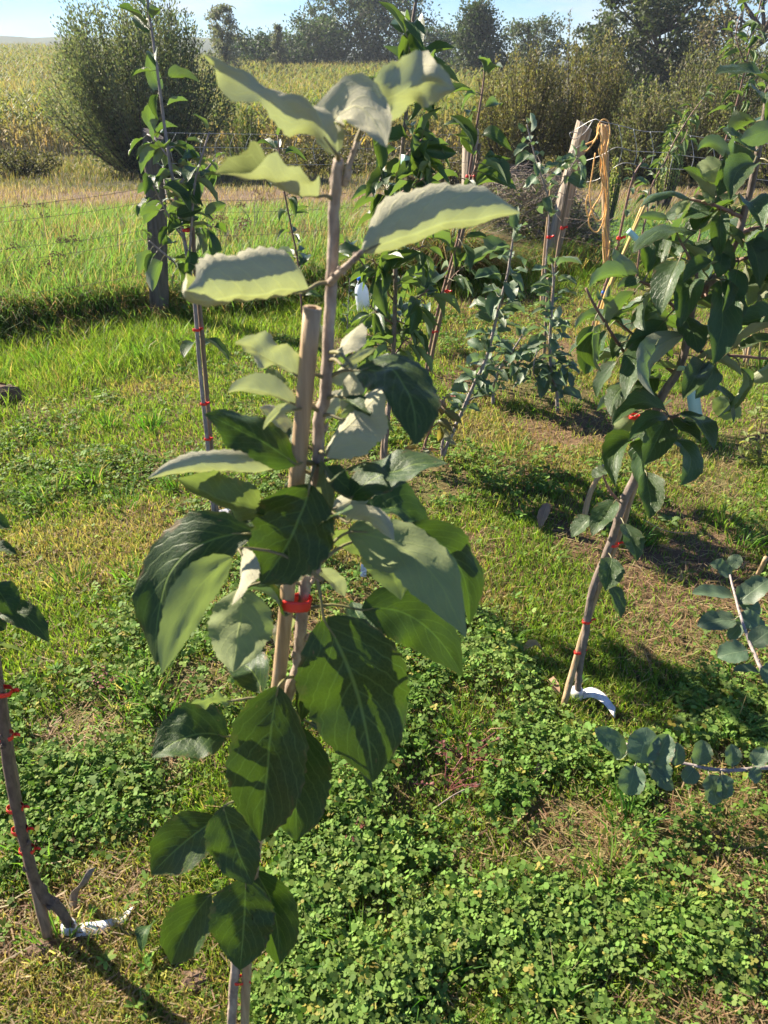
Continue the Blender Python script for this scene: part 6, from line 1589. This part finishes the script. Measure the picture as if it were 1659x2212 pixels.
# ================================================================== small things on the ground
def fallen(label, bx, by, tx, ty, wpx, n, mat, o=None, name='fallen_leaf', up=0.012):
    o = o or {}
    P0, P1 = gz(bx, by, up), gz(tx, ty, up + o.get('h', 0.0))
    Pm = 0.5 * (P0 + P1) + np.array((0, 0, o.get('arch', 0.012)))
    W = wpx / F * depth_of(P0)
    V, Fc, uv = leaf_geo(P0, Pm, P1, W, norm(cam_n(n)), 0.2, o.get('phi', 0.5), 0.2, 0.2, 12, 6, 'apple', int(bx), None)
    ob = mesh_obj(name, V, Fc, mat, None, True, uv, origin=P0)
    return tag(ob, label, 'fallen leaf', 'fallen leaves')
fallen('pale tan curled fallen leaf on bare soil left of the leafy tree', 1166, 1152, 1180, 1118, 26, (-.3, .7, .6), M_DRYLEAF, U(h=0.03))
fallen('pinkish grey rolled dead leaf on the clover beside the leafy tree foot', 1124, 1424, 1172, 1416, 22, (0, .8, .5), M_DRYLEAF, U(phi=1.4, arch=0.03))
fallen('brown crumpled dead leaf just left of the cane foot', 1180, 1478, 1206, 1512, 24, (0, .8, .5), M_DRYLEAF, U(phi=0.9))
fallen('tan dead leaf lying in the clover among red stems', 1160, 1690, 1178, 1668, 26, (0, .8, .5), M_DRYLEAF, U(phi=0.6))
fallen('dark green fallen leaf beside the lowest left leaves', 334, 2018, 312, 2080, 40, (-.2, .6, .75), M_APPLE, U(arch=0.02), up=0.03)
fallen('pale green toothed leaf lying left of the large front leaves', 340, 1672, 262, 1690, 22, (0, .9, .4), M_MID, U(arch=0.01, phi=0.3), up=0.02)
# grey dry leaf blade by the lower left tree
strip('dry_leaf_blade', 'grey speckled dry leaf blade sticking up at the lower left tree', [gz(158, 1978, .0), gz(166, 1950, .03), PZ(180, 1908, .07), PZ(198, 1876, .10)], 0.014, M_TWIG, np.array((0.9, 0.3, 0.1)), 'dead leaf', None)
cane('dry_stick', 'grey dry stick lying on soil beside the lower left tree', [gz(40, 1672, .01), gz(70, 1664, .015), gz(95, 1660, .01)], (0.008, 0.006), M_TWIG, 'loose sticks', 7, False)['category'] = 'stick'
cane('dry_stick', 'long thin pale straw lying across the clover', [gz(945, 1770, .03), gz(985, 1750, .04), gz(1035, 1728, .04)], (0.0016, 0.001), M_TWIG, 'loose sticks', 5, False)['category'] = 'stick'
cane('dry_stick', 'thin bent straw on the lawn right of the leafy trunk', [gz(1385, 1135, .02), gz(1440, 1165, .03), gz(1500, 1160, .02)], (0.0016, 0.001), M_CANE, 'loose sticks', 5, False)['category'] = 'stick'
cane('dry_stick', 'brown dead twig lying at the foot of the leaning grey tree', [gz(1000, 880, .02), gz(1035, 872, .03), gz(1062, 866, .02)], (0.006, 0.004), M_TWIG, 'loose sticks', 6, False)['category'] = 'stick'
def clod(label, x, y, s, group='soil clods'):
    c = gz(x, y, s * 0.25); rs = np.random.default_rng(int(x))
    V, Fc = [], []
    nlat, nlon = 7, 10
    for i in range(nlat + 1):
        th = math.pi * i / nlat
        for k in range(nlon):
            an = 6.283 * k / nlon
            r = s * (0.8 + 0.35 * rs.random())
            V.append(c + r * np.array((math.sin(th) * math.cos(an) * 1.2, math.sin(th) * math.sin(an), math.cos(th) * 0.7)))
    for i in range(nlat):
        for k in range(nlon):
            k2 = (k + 1) % nlon
            Fc.append((i * nlon + k, (i + 1) * nlon + k, (i + 1) * nlon + k2, i * nlon + k2))
    tag(mesh_obj('soil_clod', np.array(V), Fc, M_CLOD, None, False, origin=c), label, 'soil clod', group)
clod('brown soil clod right of the front sapling foot', 684, 2168, 0.020)
clod('small soil clod between the front sapling and the lower border', 630, 2204, 0.014)
clod('broad soil clod left of the front sapling foot', 420, 2128, 0.022)
clod('soil clod by the lower left cane foot', 88, 2058, 0.020)
# small tags
def tagplate(label, x, y, w_, h_, tilt, ink=True, up=0.03, name='plant_tag', mat=None, rot=0.0):
    c = gz(x, y, up)
    root = empty(name, c); tag(root, label, 'plant label', 'white plant tags')
    root.rotation_euler = (tilt, 0, rot)
    V = [(-w_ / 2, 0, -h_ / 2), (w_ / 2, 0, -h_ / 2), (w_ / 2, 0, h_ / 2), (-w_ / 2, 0, h_ / 2)]
    t = 0.0008
    V = [(a, b - t, c_) for a, b, c_ in V] + [(a, b + t, c_) for a, b, c_ in V]
    Fc = [(0, 1, 2, 3), (7, 6, 5, 4), (0, 4, 5, 1), (1, 5, 6, 2), (2, 6, 7, 3), (3, 7, 4, 0)]
    mesh_obj('plate', V, Fc, mat or M_WHITE, root, False)
    if ink:
        m_ = MB(); rs = np.random.default_rng(int(x))
        for k in range(5):
            zc = h_ * (-0.42 + 0.13 * k); xs = rs.uniform(-0.35, 0.1) * w_
            for j in range(2):
                x0 = xs + rs.uniform(-.1, .3) * w_; L = w_ * rs.uniform(0.15, 0.4); dz = rs.uniform(-.03, .03) * h_
                m_.add([(x0, -t - 0.0004, zc), (x0 + L, -t - 0.0004, zc + dz), (x0 + L, -t - 0.0004, zc + dz + h_ * 0.028), (x0, -t - 0.0004, zc + h_ * 0.028)], [(0, 1, 2, 3)])
        m_.build('handwriting', M_INK, root, False)
    return root
tagplate('small white tag with dark handwriting standing right of the front stem', 786, 1262, 0.016, 0.034, -0.5, rot=-0.15, up=0.045)
tagplate('white tag lying on the lawn behind the pale left leaf', 486, 1122, 0.055, 0.030, -1.2, False, 0.02, rot=0.5)
tagplate('white label with dark dots at the right border over the quince', 1672, 1246, 0.075, 0.13, -0.55, False, 0.13, rot=0.1)
rt = bpy.data.objects[[o.name for o in bpy.data.objects if o.name.startswith('plant_tag')][-1]]
m_ = MB()
for k, (xx, zz) in enumerate(((-.022, .035), (-.005, .037), (-.022, .012), (-.004, .011), (-.022, -.014), (-.004, -.015), (.014, .036), (.014, .010))):
    v_, f_ = [], []
    for a in range(8): v_.append((xx + .0038 * math.cos(a * .785), -.0014, zz + .0038 * math.sin(a * .785)))
    m_.add(v_, [tuple(range(8))])
m_.build('dots', M_INK, rt, False)
cane('label_stick', 'pale wooden stick holding the dotted white label', [gz(1625, 1262, .02), PZ(1640, 1236, .08), PZ(1655, 1205, .15)], (0.006, 0.006), M_CANE, None, 8, False)['category'] = 'stick'
# weeds: dandelion-like rosettes with toothed leaves
def weed_leaf(P0, d, L, W, mat, rs, lobes=6):
    d = norm(d); s = norm(np.cross(d, (0, 0, 1)))
    V, Fc, uv = [], [], []
    n = lobes * 2
    for i in range(n + 1):
        t = i / n
        c = P0 + d * L * t + np.array((0, 0, 1)) * L * (0.55 * t - 0.75 * t * t)
        w_ = W * (0.25 + 0.75 * math.sin(math.pi * min(1, t * 0.9 + 0.05))) * (1.0 if i % 2 else 0.45) * (0.02 if i == n else 1)
        V += [c - s * w_ + (0, 0, 0.15 * w_), c, c + s * w_ + (0, 0, 0.15 * w_)]
        uv += [(0, t), (0.5, t), (1, t)]
    for i in range(n):
        a = 3 * i
        Fc += [(a, a + 1, a + 4, a + 3), (a + 1, a + 2, a + 5, a + 4)]
    return V, [f[::-1] for f in Fc], uv
M_WEED = leaf_material('weed_leaf', (0.085, 0.17, 0.030), (0.17, 0.24, 0.08), (0.13, 0.20, 0.06), (0.24, 0.38, 0.05), rough=0.5, tf=0.4)
M_REDWEED = plain_mat('red_weed', (0.10, 0.028, 0.026), (0.20, 0.07, 0.05), 60, 0.6, 0.1)
def rosette(label, x, y, n, L, W, lift=0.5, mat=None):
    g = gz(x, y); rs = np.random.default_rng(int(x + y))
    root = empty('weed_rosette', g); tag(root, label, 'weed', 'weeds in the lawn')
    for i in range(n):
        a = 6.283 * i / n + rs.normal(0, .3)
        V, Fc, uv = weed_leaf(np.zeros(3), np.array((math.cos(a), math.sin(a), lift * rs.uniform(.3, 1.3))), L * rs.uniform(.6, 1.15), W * rs.uniform(.8, 1.2), mat, rs)
        mesh_obj('leaf', V, Fc, mat or M_WEED, root, True, uv)
rosette('bright toothed weed rosette at the left between cane and front leaves', 205, 1672, 16, 0.075, 0.011, 0.7)
rosette('small toothed weed left of the big weed rosette', 130, 1690, 9, 0.05, 0.008, 0.6)
rosette('pale leafy weed just above the quince branch', 1490, 1588, 14, 0.055, 0.012, 0.9)
rosette('small pointed weed right of the leafy trunk', 1445, 1130, 9, 0.045, 0.010, 0.8)
rosette('leafy weed under the right border of the clover', 1585, 2120, 9, 0.045, 0.012, 0.6)
rosette('light weed in the clover at the middle of the bottom', 1000, 2120, 8, 0.032, 0.009, 0.6)
def redweed(label, x, y, n, L):
    g = gz(x, y); rs = np.random.default_rng(int(x))
    root = empty('red_weed', g); tag(root, label, 'weed', 'red-stemmed weeds')
    for i in range(n):
        a = rs.random() * 6.283; e = np.array((math.cos(a) * L, math.sin(a) * L, 0.03 + 0.025 * rs.random()))
        mb_ = MB(); q = smooth_path([(0, 0, 0), e * 0.5 + (0, 0, .012), e], 4)
        mb_.add(*tube(q, (0.0016, 0.001), 5, False))
        for k in range(14):
            t = rs.random(); c = q[int(t * (len(q) - 1))]
            d = rs.normal(0, 1, 3); d[2] = abs(d[2]) * .6; d = norm(d) * 0.009 * rs.uniform(.6, 1.3); s = norm(np.cross(d, (0.2, .3, 1))) * 0.0028
            mb_.add([c, c + d * .5 + s, c + d, c + d * .5 - s], [(0, 1, 2, 3)])
        mb_.build('stem', M_REDWEED, root, False)
redweed('dense dark red weed in the clover right of the large dark leaf', 1010, 1650, 8, 0.07)
redweed('reddish sprawling weed stems below the dense red weed', 960, 1720, 6, 0.065)
redweed('red sprig on the lawn left of the front sapling', 232, 1495, 5, 0.035)
redweed('small red sprig under the large middle leaves', 765, 1830, 4, 0.03)
# yellow-leaved climber at the right border
g = gz(1640, 1005)
root = Tree('yellowing_weed', 'yellow-green small-leaved weed climbing at the right border', g, 'weed', 'weeds in the lawn', M_BARK_RED)
for e_ in ((1650, 830), (1632, 870), (1610, 930), (1662, 880), (1600, 985)):
    root.stem([g, PY(0.6 * 1640 + 0.4 * e_[0], 0.6 * 1005 + 0.4 * e_[1], g[1]), PY(e_[0], e_[1], g[1] - .02)], (0.002, 0.0014), 'stem', 5, 0.1, 3)
M_YW = leaf_material('yellowing_leaf', (0.15, 0.20, 0.035), (0.26, 0.27, 0.09), (0.22, 0.27, 0.09), (0.40, 0.42, 0.06), rough=0.5, tf=0.45)
LV_Y = variants('quince', M_YW, 0.6, 4, 120, 0.7)
for k in range(5): dress(root, k, 13, LV_Y, 0.030, 0.15, 1, 0.3, 300 + k, 0.4)
# dark hollow stone/log at the left edge
clod('dark stone at the left border in the unmown grass', 8, 862, 0.07)

# ================================================================== air
hv = [(sx * 520.0, yy, zz) for zz in (-7.5, 17.0) for sx, yy in ((-1, -8), (1, -8), (1, 535), (-1, 535))]
hz = mesh_obj('haze', hv, [(3, 2, 1, 0), (4, 5, 6, 7), (0, 1, 5, 4), (1, 2, 6, 5), (2, 3, 7, 6), (3, 0, 4, 7)], None, None, False)
hz['kind'] = 'stuff'
mh, n, l = new_mat('haze_air')
pv = n.new('ShaderNodeVolumePrincipled')
pv.inputs['Color'].default_value = (0.82, 0.91, 1.0, 1)
pv.inputs['Density'].default_value = 0.0006
pv.inputs['Anisotropy'].default_value = 0.1
ov = n.new('ShaderNodeOutputMaterial'); l.new(pv.outputs[0], ov.inputs['Volume'])
hz.data.materials.append(mh)
